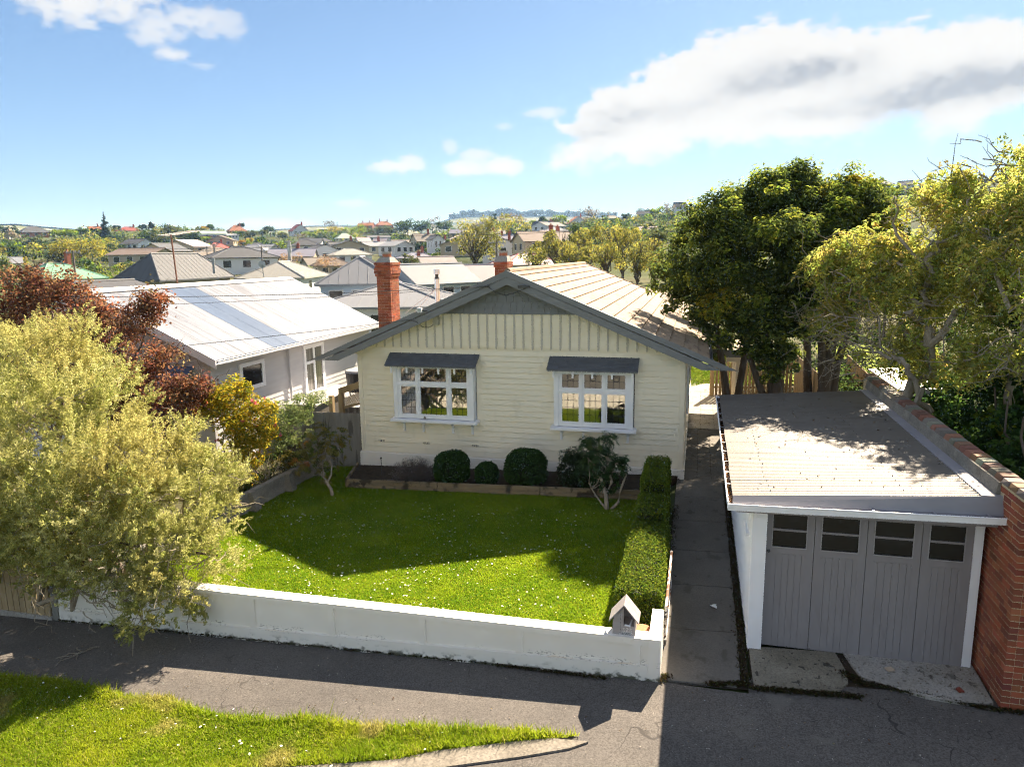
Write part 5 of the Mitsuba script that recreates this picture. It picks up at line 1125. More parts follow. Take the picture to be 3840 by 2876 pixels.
def wire(label, a, b, sag, r=.008, n=26):
    t = np.linspace(0, 1, n)[:, None]; p = np.array(a) + (np.array(b) - np.array(a)) * t; p[:, 2] -= sag * 4 * (t * (1 - t))[:, 0]
    solo('overhead_wire', MB().tube(p, r, 5), WIRE, label, 'cable')
wire('upper service wire from the gable apex to the left', (4.02, -.48, 5.02), (-10.44, -4, 4.98), .16)
wire('second service wire from the gable apex running left just below the upper one', (4.00, -.48, 5.0), (-10.52, -4, 4.58), .12, .006)
wire('lowest service wire from the left bargeboard to the left', (1.83, -.48, 4.13), (-10.84, -4, 2.98), .08)
wire('dark wire crossing the far view behind the short chimney', (-46, 95, 9.3), (32, 60, 9.9), 1.0, .03)
wire('dark wire looping in front of the golden willow', (-110, 70, 8.6), (-45, 85, 7.6), .8, .03)
def cablebit(label, pts, r=.009):
    solo('cable', MB().tube(pts, r, 5), WIRE, label, 'cable')
cablebit('black cable drooping from the bargeboard to the meter box', [(1.83, -.5, 4.12), (1.98, -.5, 4.08), (2.1, -.35, 3.92), (2.24, -.22, 3.90), (2.38, -.16, 3.98)])
cablebit('pair of cables looping under the gable apex', [(4.0, -.49, 5.0), (4.2, -.49, 4.86), (4.45, -.47, 4.78), (4.7, -.45, 4.84), (5.05, -.47, 4.98)])
fx = thing('floodlight', 'small white floodlight fixed to the left bargeboard', 'lamp')
part(fx, 'head', MB().box(2.06, 2.18, -.60, -.50, 4.33, 4.45), WHITE); part(fx, 'lens', MB().box(2.075, 2.165, -.612, -.60, 4.345, 4.435), princ(rgb(.45, .5, .5), .2)); part(fx, 'arm', MB().tube([(2.18, -.53, 4.38), (2.28, -.50, 4.36), (2.30, -.46, 4.36)], .014, 6), LEADM)
ins = thing('cable_insulator', 'dark cable insulators under the gable apex', 'insulator')
part(ins, 'block', MB().box(4.80, 5.1, -.52, -.47, 4.97, 5.03), LEADM); part(ins, 'bulb', MB().sphere((4.0, -.50, 5.02), .035), LEADM)

# ------------------------------------------------------------------ letterbox, gate, small things
lb = thing('letterbox', 'grey wooden house shaped letterbox on top of the front wall', 'letterbox')
LBP = mat('letterbox_paint', princ(mikit.proc(lambda p, n, uv: mix((.30, .275, .27), (.37, .34, .33), fbm(p.x * 12, p.y * 12, p.z * 30, 3))), .65, .3))
zb, LX0, LX1, LY0, LY1 = .60, 8.265, 8.575, -9.19, -8.92; cx = (LX0 + LX1) / 2
bod = MB().box(LX0, LX0 + .014, LY0, LY1, zb, .82).box(LX1 - .014, LX1, LY0, LY1, zb, .82).box(LX0 + .014, LX1 - .014, LY1 - .014, LY1, zb, .82).box(LX0 + .014, LX1 - .014, LY0, LY1 - .014, zb, zb + .012)
bod.box(LX0 + .014, cx - .005, LY0, LY0 + .014, zb, .90).box(cx - .005, LX1 - .014, LY0, LY0 + .014, zb, .735).prism([(LX0 + .02, .82), (cx - .005, .90), (cx - .005, 1.0), (LX0 + .02, .845)], LY0, LY0 + .014, 1)
part(lb, 'body', bod, LBP); part(lb, 'shelf', MB().box(cx - .005, LX1 - .014, LY0, LY1 - .014, .725, .735), LBP)
part(lb, 'back', MB().prism([(LX0 + .014, .82), (LX1 - .014, .82), (cx, 1.02)], LY1 - .014, LY1, 1), LBP)
for s in (-1, 1):
    for a, b in ((-.26, -.05), (-.046, .05)):
        part(lb, 'roof_board', MB().prism([(cx, 1.045), (cx, 1.065), (cx + s * .205, .815), (cx + s * .205, .795)], LY0 - .045 if a < -.1 else -9.045, -9.05 if a < -.1 else LY1 + .03, 1), LBP)
part(lb, 'seam', MB().box(cx - .052, cx - .048, LY0 - .001, LY0 + .002, zb, .93), LEADM)
tm = meshkit.text_mesh('123', .05, .004, True); v = np.array(tm.vertices); v = np.column_stack([v[:, 0] + 8.395, LY0 - v[:, 2] - .0005, v[:, 1] + .655])
part(lb, 'number', MB().raw(v, tm.faces), princ(rgb(.62, .58, .55), .5), label='house number 123')
pl = part(lb, 'plate', MB().box(8.36, 8.53, LY0 - .006, LY0 - .001, .605, .645), princ(rgb(.62, .62, .64), .5))
part(pl, 'plate_panel', MB().box(8.365, 8.525, LY0 - .008, LY0 - .006, .610, .640), princ(rgb(.12, .12, .13), .5))
tm = meshkit.text_mesh('NO CIRCULARS', .0165, .001, True); v = np.array(tm.vertices); k = .148 / np.ptp(v[:, 0]); v = np.column_stack([v[:, 0] * k + 8.371, LY0 - .0085 - v[:, 2] * .5, v[:, 1] + .617])
part(pl, 'lettering', MB().raw(v, tm.faces), princ(rgb(.6, .6, .6), .5))
solo('newspaper', MB().tube([(8.43, -9.20, .752), (8.50, -9.21, .750), (8.52, -9.0, .752)], .014, 8, (.72, .72, .74)), ATT, 'rolled white paper poking out of the letterbox slot', 'newspaper')
pt = thing('flower_pot', 'terracotta pot behind the letterbox', 'flower pot')
part(pt, 'bowl', MB().tube([(8.62, -8.62, -.01), (8.62, -8.62, .34)], [.10, .15], 16, (.36, .14, .06)), ATT); part(pt, 'rim', MB().tube([(8.62, -8.62, .33), (8.62, -8.62, .40)], .165, 16, (.40, .16, .07)), ATT)
gt = thing('gate', 'rusty white low metal gate standing open along the hedge', 'gate')
RUST = mat('rusty_paint', princ(mikit.proc(lambda p, n, uv: mix((.55, .53, .50), (.22, .10, .05), smoothstep(.5, .62, fbm(p.x * 9, p.y * 6, p.z * 9, 4)))), .7, .3))
part(gt, 'frame', MB().tube([(8.955, -6.1, .58), (8.955, -8.25, .60), (8.955, -8.25, .05), (8.955, -6.1, .03), (8.955, -6.1, .58)], .022, 8), RUST)
for y in np.linspace(-8.0, -6.3, 9): part(gt, 'bar', MB().tube([(8.955, y, .05), (8.955, y, .59)], .009, 6), RUST)
part(gt, 'hinge', MB().box(8.93, 8.965, -8.36, -8.25, .48, .53).box(8.93, 8.965, -8.36, -8.25, .08, .13), LEADM)
gl = solo('garden_stake', MB().tube([(1.0, -.95, -.12), (1.0, -.95, .36)], .009, 6).tube([(1.0, -.95, .36), (1.0, -.95, .42)], [.03, .008], 8), LEADM, 'thin dark garden stake with a finial at the left end of the bed', 'garden stake')
solo('sill_ornament', MB().sphere((2.06, -.30, 1.40), .035, (.20, .18, .16), 2).sphere((2.06, -.315, 1.44), .02, (.25, .2, .15), 1), ATT, 'small round ornament on the left window sill', 'ornament')
tw = MB(); p0 = np.array([-.05, -10.15])
for q in range(7):
    a = rng.uniform(0, 6.28); p = p0 + rng.normal(size=2) * .06; e = p + np.array([math.cos(a), math.sin(a)]) * rng.uniform(.15, .34); m_ = (p + e) / 2 + rng.normal(size=2) * .05
    tw.tube([(*p, GZ(p[0]) + .012), (*m_, GZ(m_[0]) + .04), (*e, GZ(e[0]) + .015)], .006, 4)
solo('fallen_twig', tw, PALEB, 'dry branching twig lying on the footpath', 'twig')
solo('paper_scrap', MB().raw([(9.62, -6.9, .03), (9.72, -6.86, .05), (9.74, -6.97, .02), (9.66, -7.0, .06), (9.68, -6.93, .075)], [[0, 1, 4], [1, 2, 4], [2, 3, 4], [3, 0, 4]], (.7, .72, .72)), ATT, 'crumpled white paper scrap on the driveway', 'litter')
solo('dead_leaf', MB().raw([(11.95, -8.30, .06), (12.05, -8.26, .075), (12.10, -8.33, .055), (12.0, -8.37, .05)], [[0, 1, 2, 3]], (.42, .33, .24)), ATT, 'big pale dead leaf lying before the garage doors', 'leaf')
solo('dead_leaf', MB().raw([(12.75, -8.62, .06), (12.81, -8.58, .08), (12.86, -8.66, .055), (12.78, -8.69, .05)], [[0, 1, 2, 3]], (.16, .035, .02)), ATT, 'dark red dead leaf near the front of the apron', 'leaf')

# ------------------------------------------------------------------ trees and shrubs close by
def branches(root, paths, m, name='branch', sides=6):
    for p, r in paths: part(root, name, MB().tube(p, r, sides), m, 50)
# dense evergreen behind the garage
T1 = [(10.95,3.00,6.73,1.46),(12.30,3.40,7.09,1.49),(9.86,2.80,6.24,1.30),(8.86,3.40,5.61,1.13),(8.37,4.50,5.18,0.74),(13.33,3.20,6.92,1.21),(10.37,2.20,5.11,1.33),(11.48,1.80,5.60,1.38),(9.16,3.60,4.39,0.92),(9.94,2.60,3.94,0.88),(12.70,2.40,5.58,1.50),(13.89,3.40,6.06,1.15),(11.00,2.00,4.00,1.06),(12.00,1.80,4.40,1.12),(13.00,2.40,4.48,1.16),(11.49,4.00,7.60,0.87),(12.60,4.00,7.62,0.88),(10.36,3.60,7.09,0.85),(11.4,2.0,2.85,0.6),(10.75,2.0,3.3,0.55),(10.97,7.50,4.30,1.51),(9.43,8.50,4.90,1.21),(12.96,8.50,5.52,1.92),(12.04,7.50,6.75,1.68),(14.32,7.00,4.93,1.50),(9.89,7.50,2.61,0.67),(10.92,1.90,3.01,0.37)]
t1 = thing('broadleaf_tree', 'dense dark evergreen tree with glossy leaves and several thick stems behind the garage', 'tree')
mb = MB()
T1 = [(x, y, z - (.4 if z > 6.3 else .15 if z > 5 else 0), r) for x, y, z, r in T1]
T1b = []
for x, y, z, r in T1:
    T1b.append((x, y, z, r * .72))
    for q in range(9):
        d = unit(rng.normal(size=3) + [0, -.35, .25]); e = r * rng.uniform(.34, .5); T1b.append((*(np.array([x, y, z]) + d * (r - e * .55)), e))
crown(mb, T1b, 105000, .145, .064, [(.08, .115, .036), (.11, .15, .042), (.065, .095, .035), (.15, .185, .046), (.09, .13, .04)], 10, .42, .8, jit=.22)
yel = [T1[i] for i in (5, 11, 9)]
crown(mb, [(x, y - .1, z + .35, r * .85) for x, y, z, r in yel], 4600, .14, .06, [(.48, .43, .04), (.34, .37, .04), (.56, .47, .05)], 12, .28, .9)
crown(mb, [(x, y - .08, z + r * .22, r * .98) for x, y, z, r in T1b if r < .8], 30000, .13, .055, [(.27, .33, .05), (.35, .385, .055), (.19, .26, .045)], 7, .4, 1.1)  # brighter leaves over the clump tops: sunlit tone put into the colour
part(t1, 'crown', mb, LEAF)
B1, B2 = (11.5, 2.7, -.1), (12.85, 2.7, -.1)
for i, (b, e, r) in enumerate(((B1, (10.9, 2.4, 4.4), .20), (B1, (11.5, 2.5, 5.6), .22), (B1, (10.0, 2.8, 4.4), .13), (B2, (13.0, 2.6, 5.2), .22), (B2, (12.2, 2.9, 6.4), .18), (B2, (13.7, 3.0, 5.6), .15), (B2, (12.5, 2.2, 4.4), .12), ((10.4, 6.5, 0), (9.6, 7.4, 4.4), .15), ((10.6, 6.7, 0), (11.2, 7.4, 5.2), .14), ((13.0, 7.5, 0), (12.6, 7.8, 6), .16))):
    b_, e_ = np.array(b), np.array(e); t = np.linspace(0, 1, 10)[:, None]; c_ = b_ + (e_ - b_) * [.25, .25, .62] + rng.normal(size=3) * [.12, .12, 0]
    p = b_ * (1 - t) ** 2 + 2 * c_ * t * (1 - t) + e_ * t ** 2 + rng.normal(size=(10, 3)) * .03; p[0] = b_
    part(t1, 'trunk' if i in (0, 3) else 'branch', MB().tube(p, r * (1 - .62 * t[:, 0]), 9), BARK, 50)
bh = thing('hedge', 'dark untrimmed hedge behind the back paling fence', 'hedge'); mb = MB()
crown(mb, [(x, 14.6 + .4 * math.sin(x * 2), z, .95) for x in np.arange(11.2, 21, .8) for z in (.7, 1.9)] + [(13.8 + .1 * y, y, 1.0, .75) for y in np.arange(2.5, 11.5, 1.0)], 9000, .16, .09, [(.05, .085, .025), (.07, .11, .03), (.04, .065, .02)], 12, .4, .6)
part(bh, 'foliage', mb, LEAF)
# sparse yellow green tree over the garage
T2 = [(14.93,-2.20,7.87,0.84),(14.40,-1.70,7.70,0.79),(13.91,-1.20,7.14,0.69),(14.70,-2.70,6.81,0.97),(13.31,-1.00,6.40,0.81),(14.20,-1.70,6.17,1.01),(14.79,-3.20,5.61,0.94),(12.64,-0.20,6.13,0.72),(12.29,-0.20,5.40,0.77),(13.11,-1.00,5.31,0.98),(13.83,-1.80,5.04,1.00),(14.40,-3.00,4.84,0.84),(12.28,0.00,4.42,0.66),(13.04,-0.80,4.17,0.82),(13.73,-2.20,3.93,0.87),(14.26,-3.20,3.89,0.73),(14.64,-4.20,4.19,0.59),(15.11,-3.20,6.92,0.84),(14.91,-4.20,5.00,0.79),(12.79,-0.40,4.77,0.71)]
T2 = [(x, y, z - (.45 if z > 6 else .1) - .22 * max(min((z - 6.3) / 1.2, 1), 0) * min(max((x - 13.6) / .8, 0), 1), r * .88) for x, y, z, r in T2]
t2 = thing('feathery_tree', 'tall open tree with yellow green drooping leaves and pale twigs at the right edge', 'tree')
mb = MB()
cols = [(.54, .53, .12), (.46, .49, .11), (.62, .58, .14), (.36, .42, .09), (.52, .45, .14), (.27, .34, .10)]
# drooping sprays: leaflets hanging either side of short arching stalks
N = 6600; L2 = np.array(T2); k = rng.choice(len(L2), N, p=L2[:, 3] ** 2 / (L2[:, 3] ** 2).sum())
d = unit(rng.normal(size=(N, 3)) + [0, -.15, .25]); base = L2[k, :3] + d * (L2[k, 3:] * rng.uniform(.25, 1.05, (N, 1)))
base = base[meshkit.noise(base * 1.25) > .43]; N = len(base)
dirs = unit(rng.normal(size=(N, 3)) * [1, 1, .3] + [0, 0, .15]); ncol = pick(cols, N, .15)
for j in range(13):
    t = (j + rng.random(N)[:, None]) / 13
    p = base + dirs * t * .34 + [0, 0, -.30] * t ** 2 + rng.normal(size=(N, 3)) * .028
    leaf_quads(mb, p, rng.normal(size=(N, 3)) * .55 + [0, 0, .8], .105, .043, ncol * rng.uniform(.75, 1.25, (N, 1)), dirs * .6 + rng.normal(size=(N, 3)) * .7 + [0, 0, -.7])
part(t2, 'crown', mb, LEAF)
J = [((14.0, -2.9, 0), (13.75, -2.6, 3.9), .17, .11), ((13.75, -2.6, 3.9), (13.68, -2.2, 5.62), .11, .055), ((13.68, -2.2, 5.62), (14.35, -2.2, 6.5), .055, .03), ((14.35, -2.2, 6.6), (14.95, -2.0, 7.6), .03, .012), ((13.68, -2.2, 5.4), (13.28, -1.0, 6.9), .05, .012), ((13.75, -2.6, 3.9), (14.6, -2.8, 6.0), .08, .035), ((14.6, -2.8, 6.0), (14.7, -2.5, 6.5), .035, .012),
     ((13.85, -2.8, 2.6), (13.3, -3.0, 3.56), .075, .055), ((13.3, -3.0, 3.56), (12.83, -2.8, 3.8), .05, .035), ((12.83, -2.8, 3.8), (12.2, -2.6, 3.98), .03, .010), ((13.2, -2.95, 3.6), (12.8, -1.5, 4.8), .035, .012), ((13.75, -2.6, 3.9), (12.5, -.6, 5.2), .06, .014), ((13.7, -2.4, 4.6), (12.0, -.4, 5.6), .05, .012), ((13.7, -2.4, 4.8), (13.0, -.6, 6.3), .045, .012), ((13.68, -2.2, 5.6), (14.0, -1.5, 6.3), .04, .012), ((14.6, -2.8, 6.0), (14.3, -1.8, 6.5), .03, .012), ((15.0, -3.4, 0), (15.1, -3.4, 6.4), .11, .03)]
for i, (a, b, r0, r1) in enumerate(J): p, q = limb(a, b, r0, r1, 8, .28); part(t2, 'trunk' if i in (0, 16) else 'branch', MB().tube(p, q, 7), PALEB, 50)
tw = MB()
for q in range(420):
    i = rng.integers(0, len(T2)); x, y, z, r = T2[i]; a = np.array([x, y, z]) + rng.normal(size=3) * r * .35; b = a + unit(rng.normal(size=3) * [1, 1, .7] + [-.3, -.2, -.15]) * rng.uniform(.4, 1.0)
    p, rr = limb(a, b, .013, .004, 5, .3); tw.tube(p, rr, 4, caps=False)
for q in range(90):
    a = np.array([rng.uniform(12.0, 13.6), rng.uniform(-3.2, -.8), rng.uniform(3.3, 4.5)]); b = a + unit(rng.normal(size=3) * [1, .6, .6] + [-.5, -.3, 0]) * rng.uniform(.4, 1.2); p, rr = limb(a, b, .011, .003, 5, .35); tw.tube(p, rr, 4, caps=False)
part(t2, 'twig', tw, PALEB, kind='stuff')
IV = [(15.23,-2.20,5.24,0.61),(15.16,-2.50,4.36,0.66),(15.16,-3.20,3.38,0.64),(14.58,-3.20,3.00,0.63),(14.30,-2.00,2.85,0.62),(14.16,-0.80,3.15,0.60),(14.49,-4.60,2.78,0.54),(14.46,-5.50,2.53,0.46),(14.18,-3.60,2.53,0.46),(15.05,-1.80,5.60,0.45),(14.11,-2.20,2.39,0.39)]
iv = thing('ivy', 'dark green ivy and shrubs clambering behind the parapet at right', 'climber')
mb = MB(); IV2 = IV + [(x + .7, y + .8, z * .55, r * 1.3) for x, y, z, r in IV] + [(14.3, y, 2.2, .55) for y in (-7.5, -6.5, -5.5, -4.5, -1.5, -.5)] + [(16.2, y, z, 1.2) for y in (-6, -4, -2) for z in (1.5, 3.2, 4.6)]
crown(mb, IV2, 34000, .12, .085, [(.04, .085, .022), (.055, .12, .028), (.03, .06, .02), (.085, .15, .03)], 18, .34, .5)
crown(mb, [(15.2, -2.9, 4.8, .5), (14.6, -3.6, 2.6, .4), (14.9, -6.2, 2.3, .25)], 700, .14, .10, [(.17, .26, .02), (.22, .26, .02)], 9, .35, .6)
part(iv, 'foliage', mb, LEAF)
for q in range(5):
    p, r = limb((14.2 + q * .25, -6.5 + q * 1.3, 1.0), (14.1 + q * .25, -6.3 + q * 1.3, 3.3), .04, .015, 6, .3); part(iv, 'stem', MB().tube(p, r, 6), BARK, 50)
ct = thing('cabbage_tree', 'cabbage tree with tufted heads of sword leaves behind the copper tree', 'tree'); mb = MB()
for (x, y, z) in ((-65.3, 46.0, 5.6), (-66.4, 46.0, 4.9), (-64.4, 46.2, 4.7), (-65.2, 45.6, 4.2), (-64.2, 46.0, 3.9)):
    n = 170; dd = unit(rng.normal(size=(n, 3)) + [0, 0, .25]); leaf_quads(mb, np.array([x, y, z]) + dd * .45, rng.normal(size=(n, 3)), .95, .10, pick([(.20, .25, .10), (.14, .19, .07), (.27, .30, .13)], n, .2), dd, .1)
    part(ct, 'branch', MB().tube([(-65.2, 46.2, 2.5), (x, y, z)], [.16, .09], 6), BARK)
part(ct, 'foliage', mb, LEAFD); part(ct, 'trunk', MB().tube([(-65.2, 46.2, .0), (-65.2, 46.2, 2.6)], [.22, .16], 7), BARK)

# tall tree outside the right edge whose shade lies across the garage roof and apron
sd = thing('roadside_tree', 'big leafy tree just outside the right edge of the photo', 'tree')
mb = MB(); SD = [(17.4, 1.5, 7.2, 1.4), (18.2, .5, 6.4, 1.7), (17.9, 3.2, 7.4, 1.2), (18.8, -1.5, 5.8, 1.6), (19.2, 2.5, 7.8, 1.7), (17.6, -.4, 5.4, 1.2)]
crown(mb, SD, 9000, .2, .10, cols, 22, .3, .5); part(sd, 'crown', mb, LEAF)
p, r = limb((18.3, .8, 0), (18.1, .9, 7.5), .3, .08, 7, .1); part(sd, 'trunk', MB().tube(p, r, 8), BARK, 50)

# silvery needle leaved tree at the left
T4 = [(-3.07,-7.00,4.03,1.20),(-4.73,-6.50,3.73,1.31),(-1.47,-7.50,3.34,0.90),(-1.84,-8.50,3.10,1.27),(0.07,-8.20,2.61,0.82),(-0.26,-9.00,2.49,1.07),(-1.55,-9.30,2.01,1.13),(0.44,-7.60,2.48,0.51),(0.75,-7.40,2.09,0.47),(0.69,-8.00,1.83,0.73),(0.67,-8.80,1.76,0.79),(1.07,-7.80,1.44,0.41),(-0.27,-9.50,1.62,0.88),(-1.30,-9.7,1.45,0.66),(0.67,-9.40,1.27,0.68),(1.12,-8.90,1.02,0.61),(1.58,-8.70,0.90,0.43),(-0.48,-9.9,1.15,0.45),(1.06,-9.60,0.84,0.38),(0.93,-9.90,0.51,0.34),(-5.45,-7.00,2.60,1.58),(-3.21,-8.9,1.75,1.15),(-1.91,-9.8,1.25,0.5),(1.05,-7.60,1.72,0.32),(0.15,-7.50,2.83,0.38),(0.26,-10.00,0.64,0.26),(1.41,-9.40,0.47,0.30)]
t4 = thing('silver_tree', 'huge silvery olive needle leaved tree overhanging the front wall at left', 'tree')
T4 = [(x, y, z - .32 * min(max((z - 1.8) / .8, 0), 1), r * (.92 if z > 2 else 1)) for x, y, z, r in T4]
T4 += [(-1.5, -9.4, .95, .62), (-2.7, -9.1, 1.1, .8), (-.6, -9.5, 1.0, .5)]
L4 = np.array(T4); NC = 1350
k = rng.choice(len(L4), NC, p=L4[:, 3] ** 2 / (L4[:, 3] ** 2).sum())
dc = unit(rng.normal(size=(NC, 3)) + [.15, -.2, .25]); cb = L4[k, :3] + dc * L4[k, 3:] * rng.uniform(.5, 1.02, (NC, 1))
k = np.repeat(k, 8); N = len(k); d = unit(np.repeat(dc, 8, 0) + .45 * rng.normal(size=(N, 3)))
base = np.repeat(cb, 8, 0) + rng.normal(size=(N, 3)) * .085 + [0, 0, -.02]
keep = (meshkit.noise(base * 2.1, 5) > .25) & (base[:, 2] > GZ(base[:, 0]) + .12); base, d, k = base[keep], d[keep], k[keep]; N = len(base)
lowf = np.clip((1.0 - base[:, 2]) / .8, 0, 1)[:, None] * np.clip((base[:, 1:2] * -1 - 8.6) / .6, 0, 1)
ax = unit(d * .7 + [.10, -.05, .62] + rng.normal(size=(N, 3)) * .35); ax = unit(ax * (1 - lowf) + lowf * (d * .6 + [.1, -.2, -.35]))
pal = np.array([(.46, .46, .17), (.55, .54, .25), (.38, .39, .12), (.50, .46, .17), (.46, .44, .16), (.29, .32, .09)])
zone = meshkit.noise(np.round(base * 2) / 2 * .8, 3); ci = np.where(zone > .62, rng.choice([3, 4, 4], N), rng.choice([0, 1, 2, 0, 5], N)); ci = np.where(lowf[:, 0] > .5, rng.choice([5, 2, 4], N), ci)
mb = MB(); sc = pal[ci]
for j in range(22):
    t = (j + rng.random(N)) / 22
    rad = unit(np.cross(ax, rng.normal(size=(N, 3))))
    nd = unit(rad * .75 + ax * (.55 + .5 * t[:, None])); ln = .085 * (1.05 - .45 * t)
    p = base + ax * (t * .24)[:, None] + nd * (ln * .5)[:, None]
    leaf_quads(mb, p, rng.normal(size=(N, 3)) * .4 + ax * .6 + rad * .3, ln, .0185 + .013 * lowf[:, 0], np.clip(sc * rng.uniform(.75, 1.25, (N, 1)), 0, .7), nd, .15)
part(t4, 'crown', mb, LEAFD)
bs4 = np.array([-2.6, -8.0, -.5])
for i in range(26):
    x, y, z, r = T4[i % len(T4)]; mid = bs4 + [0.3 * rng.normal(), .3 * rng.normal(), 1.0]
    p, q = limb(mid if i else bs4, (x, y, z), .10 if i else .26, .018, 9, .25); part(t4, 'branch' if i else 'trunk', MB().tube(p, q, 7), PALEB if i % 2 else BARK, 50)
tw = MB()
for q in range(240):
    x, y, z, r = T4[rng.integers(0, len(T4))]; a = np.array([x, y, z]) + rng.normal(size=3) * r * .3; b = a + unit(rng.normal(size=3) + [.3, -.3, .1]) * rng.uniform(.4, 1.0)
    p, rr = limb(a, b, .012, .004, 5, .3); tw.tube(p, rr, 4, caps=False)
for q in range(45):
    a = np.array([rng.uniform(-3, -.6), rng.uniform(-10.1, -9.3), rng.uniform(.25, .9)]); b = a + unit(rng.normal(size=3) + [.4, -.3, -.35]) * rng.uniform(.25, .7); p, rr = limb(a, b, .008, .003, 5, .35); tw.tube(p, rr, 4, caps=False)
part(t4, 'twig', tw, PALEB, kind='stuff')
# red leaved tree
T5 = [(-8.06,-3.00,4.76,0.97),(-8.59,-3.20,3.90,1.06),(-6.89,-2.80,4.87,0.72),(-7.23,-3.20,3.80,1.09),(-5.95,-3.20,3.46,0.98),(-5.10,-3.40,3.03,1.01),(-4.59,-3.00,4.30,0.67),(-4.30,-2.80,4.64,0.47),(-4.39,-3.60,2.72,0.99),(-3.98,-3.20,3.26,0.59),(-3.37,-3.40,2.37,0.71),(-2.97,-3.20,2.46,0.51),(-2.76,-3.10,2.69,0.32),(-4.87,-3.80,1.91,0.93),(-3.52,-3.80,1.74,0.64),(-6.39,-3.80,2.33,1.12),(-7.94,-3.60,2.36,1.18),(-7.90,-2.90,5.49,0.37),(-5.81,-3.00,4.29,0.49)]
t5 = thing('copper_tree', 'copper red leaved tree in front of the grey house at left', 'tree')
L5 = np.array(T5); N = 2500; k = rng.choice(len(L5), N, p=L5[:, 3] ** 2 / (L5[:, 3] ** 2).sum())
d = unit(rng.normal(size=(N, 3)) + [0, 0, .2]); base = L5[k, :3] + d * L5[k, 3:] * rng.uniform(.3, 1.05, (N, 1)); base = base[meshkit.noise(base * 1.7, 2) > .36]; N = len(base)
mb = MB(); cl = [(.19, .088, .062), (.25, .125, .075), (.15, .072, .054), (.30, .16, .08), (.32, .12, .06), (.25, .165, .085)]; cc = pick(cl, N, .15)
for j in range(17):
    q = rng.normal(size=(N, 3)) * .105; leaf_quads(mb, base + q, q * 4 + [0, 0, .5] + rng.normal(size=(N, 3)) * .5, .095, .062, cc * rng.uniform(.7, 1.35, (N, 1)))
part(t5, 'crown', mb, LEAF)
for i in range(20):
    x, y, z, r = T5[i % len(T5)]; p, q = limb((-5.6, -3.4, -.6) if i == 0 else (-5.6 + .5 * rng.normal(), -3.4, 1.2 + .4 * rng.random()), (x, y, z + r * .3), .16 if i == 0 else .06, .012, 8, .2); part(t5, 'trunk' if i == 0 else 'branch', MB().tube(p, q, 7), BARK, 50)
tw = MB()
for q in range(260):
    x, y, z, r = T5[rng.integers(0, len(T5))]; a = np.array([x, y, z]) + rng.normal(size=3) * r * .3; b = a + unit(rng.normal(size=3) + [.2, 0, .6]) * rng.uniform(.4, .9); p, rr = limb(a, b, .011, .004, 5, .2); tw.tube(p, rr, 4, caps=False)
part(t5, 'twig', tw, BARK, kind='stuff')
# shrubs
def shrub(name, label, lobes, n, L, W, cols, stems, cat='shrub', m=LEAF, sub=14, up=.6, extra=None, subr=.34, sr=.03, sm=BARK):
    root = thing(name, label, cat); mb = MB(); crown(mb, lobes, n, L, W, cols, sub, subr, up)
    if extra: extra(mb)
    part(root, 'foliage', mb, m)
    for a, b, r in stems: p, q = limb(a, b, r, r * .45, 7, .25); part(root, 'stem', MB().tube(p, q, 6), sm, 50)
    return root
CAMB = [(-2.22,-2.60,2.13,0.77),(-2.74,-2.70,1.76,0.65),(-1.64,-2.50,1.77,0.57),(-2.22,-2.70,1.42,0.84),(-1.92,-2.60,0.91,0.64),(-2.24,-2.60,0.39,0.59),(-1.47,-2.40,1.26,0.32)]
def flowers(mb):
    for q in range(16):
        x, y, z, r = CAMB[rng.integers(0, len(CAMB))]; p = np.array([x, y, z]) + unit(rng.normal(size=3) + [.2, -.6, .2]) * r * 1.0
        leaf_quads(mb, p + rng.normal(size=(6, 3)) * .02, rng.normal(size=(6, 3)) * .5 + [0, -.6, .5], .075, .07, pick([(.55, .14, .17), (.6, .2, .22)], 6, .1))
shrub('camellia', 'yellow green camellia bush with a few pink flowers against the grey house', CAMB, 11500, .085, .05, [(.42, .36, .03), (.52, .42, .04), (.32, .30, .03), (.19, .23, .03), (.54, .38, .04)], [((-2.2, -2.7, -.5), (-2.2, -2.7, 1.2), .05), ((-2.2, -2.7, -.5), (-1.8, -2.6, 1.2), .035), ((-2.3, -2.7, -.4), (-2.6, -2.7, 1.3), .035)], 'shrub', LEAF, 18, .7, flowers)
GRNB = [(-1.82,0.90,1.55,0.41),(-2.10,0.30,1.47,0.46),(-2.23,-0.40,1.27,0.51),(-1.94,-0.30,0.99,0.53),(-2.24,-0.80,0.82,0.49),(-1.83,-0.90,0.53,0.48),(-1.91,0.20,1.15,0.40)]
shrub('hebe', 'pale green small leaved shrub beside the grey side fence', GRNB, 9500, .05, .032, [(.26, .32, .12), (.20, .27, .08), (.33, .37, .17), (.13, .19, .06)], [((-2.0, -.5, -.5), (-2.0, -.4, .6), .03), ((-2.0, .1, -.5), (-1.95, .2, .8), .03)], 'shrub', LEAF, 20, .6)
shrub('undergrowth', 'dark green undergrowth behind the old boundary wall', [(-1.75, -1.6, .25, .45), (-1.9, -2.4, -.05, .45), (-1.7, -1.0, .05, .4), (-1.8, -3.4, .0, .4), (-1.9, -4.3, 0, .45)], 3200, .09, .045, [(.05, .085, .02), (.07, .10, .025), (.14, .13, .03)], [((-1.8, -1.8, -.5), (-1.7, -1.6, .3), .02)])
dead = thing('dry_plant', 'dry brown dead stalks behind the old boundary wall', 'plant'); mb = MB()
for q in range(70):
    b = np.array([-1.62 + rng.normal() * .12, -2.3 + rng.normal() * .3, -.3]); e = b + [rng.normal() * .22, rng.normal() * .22, rng.uniform(.5, 1.0)]; p, r = limb(b, e, .010, .004, 5, .2); mb.tube(p, r, 4, caps=False)
part(dead, 'stalk', mb, PALEB, kind='stuff')
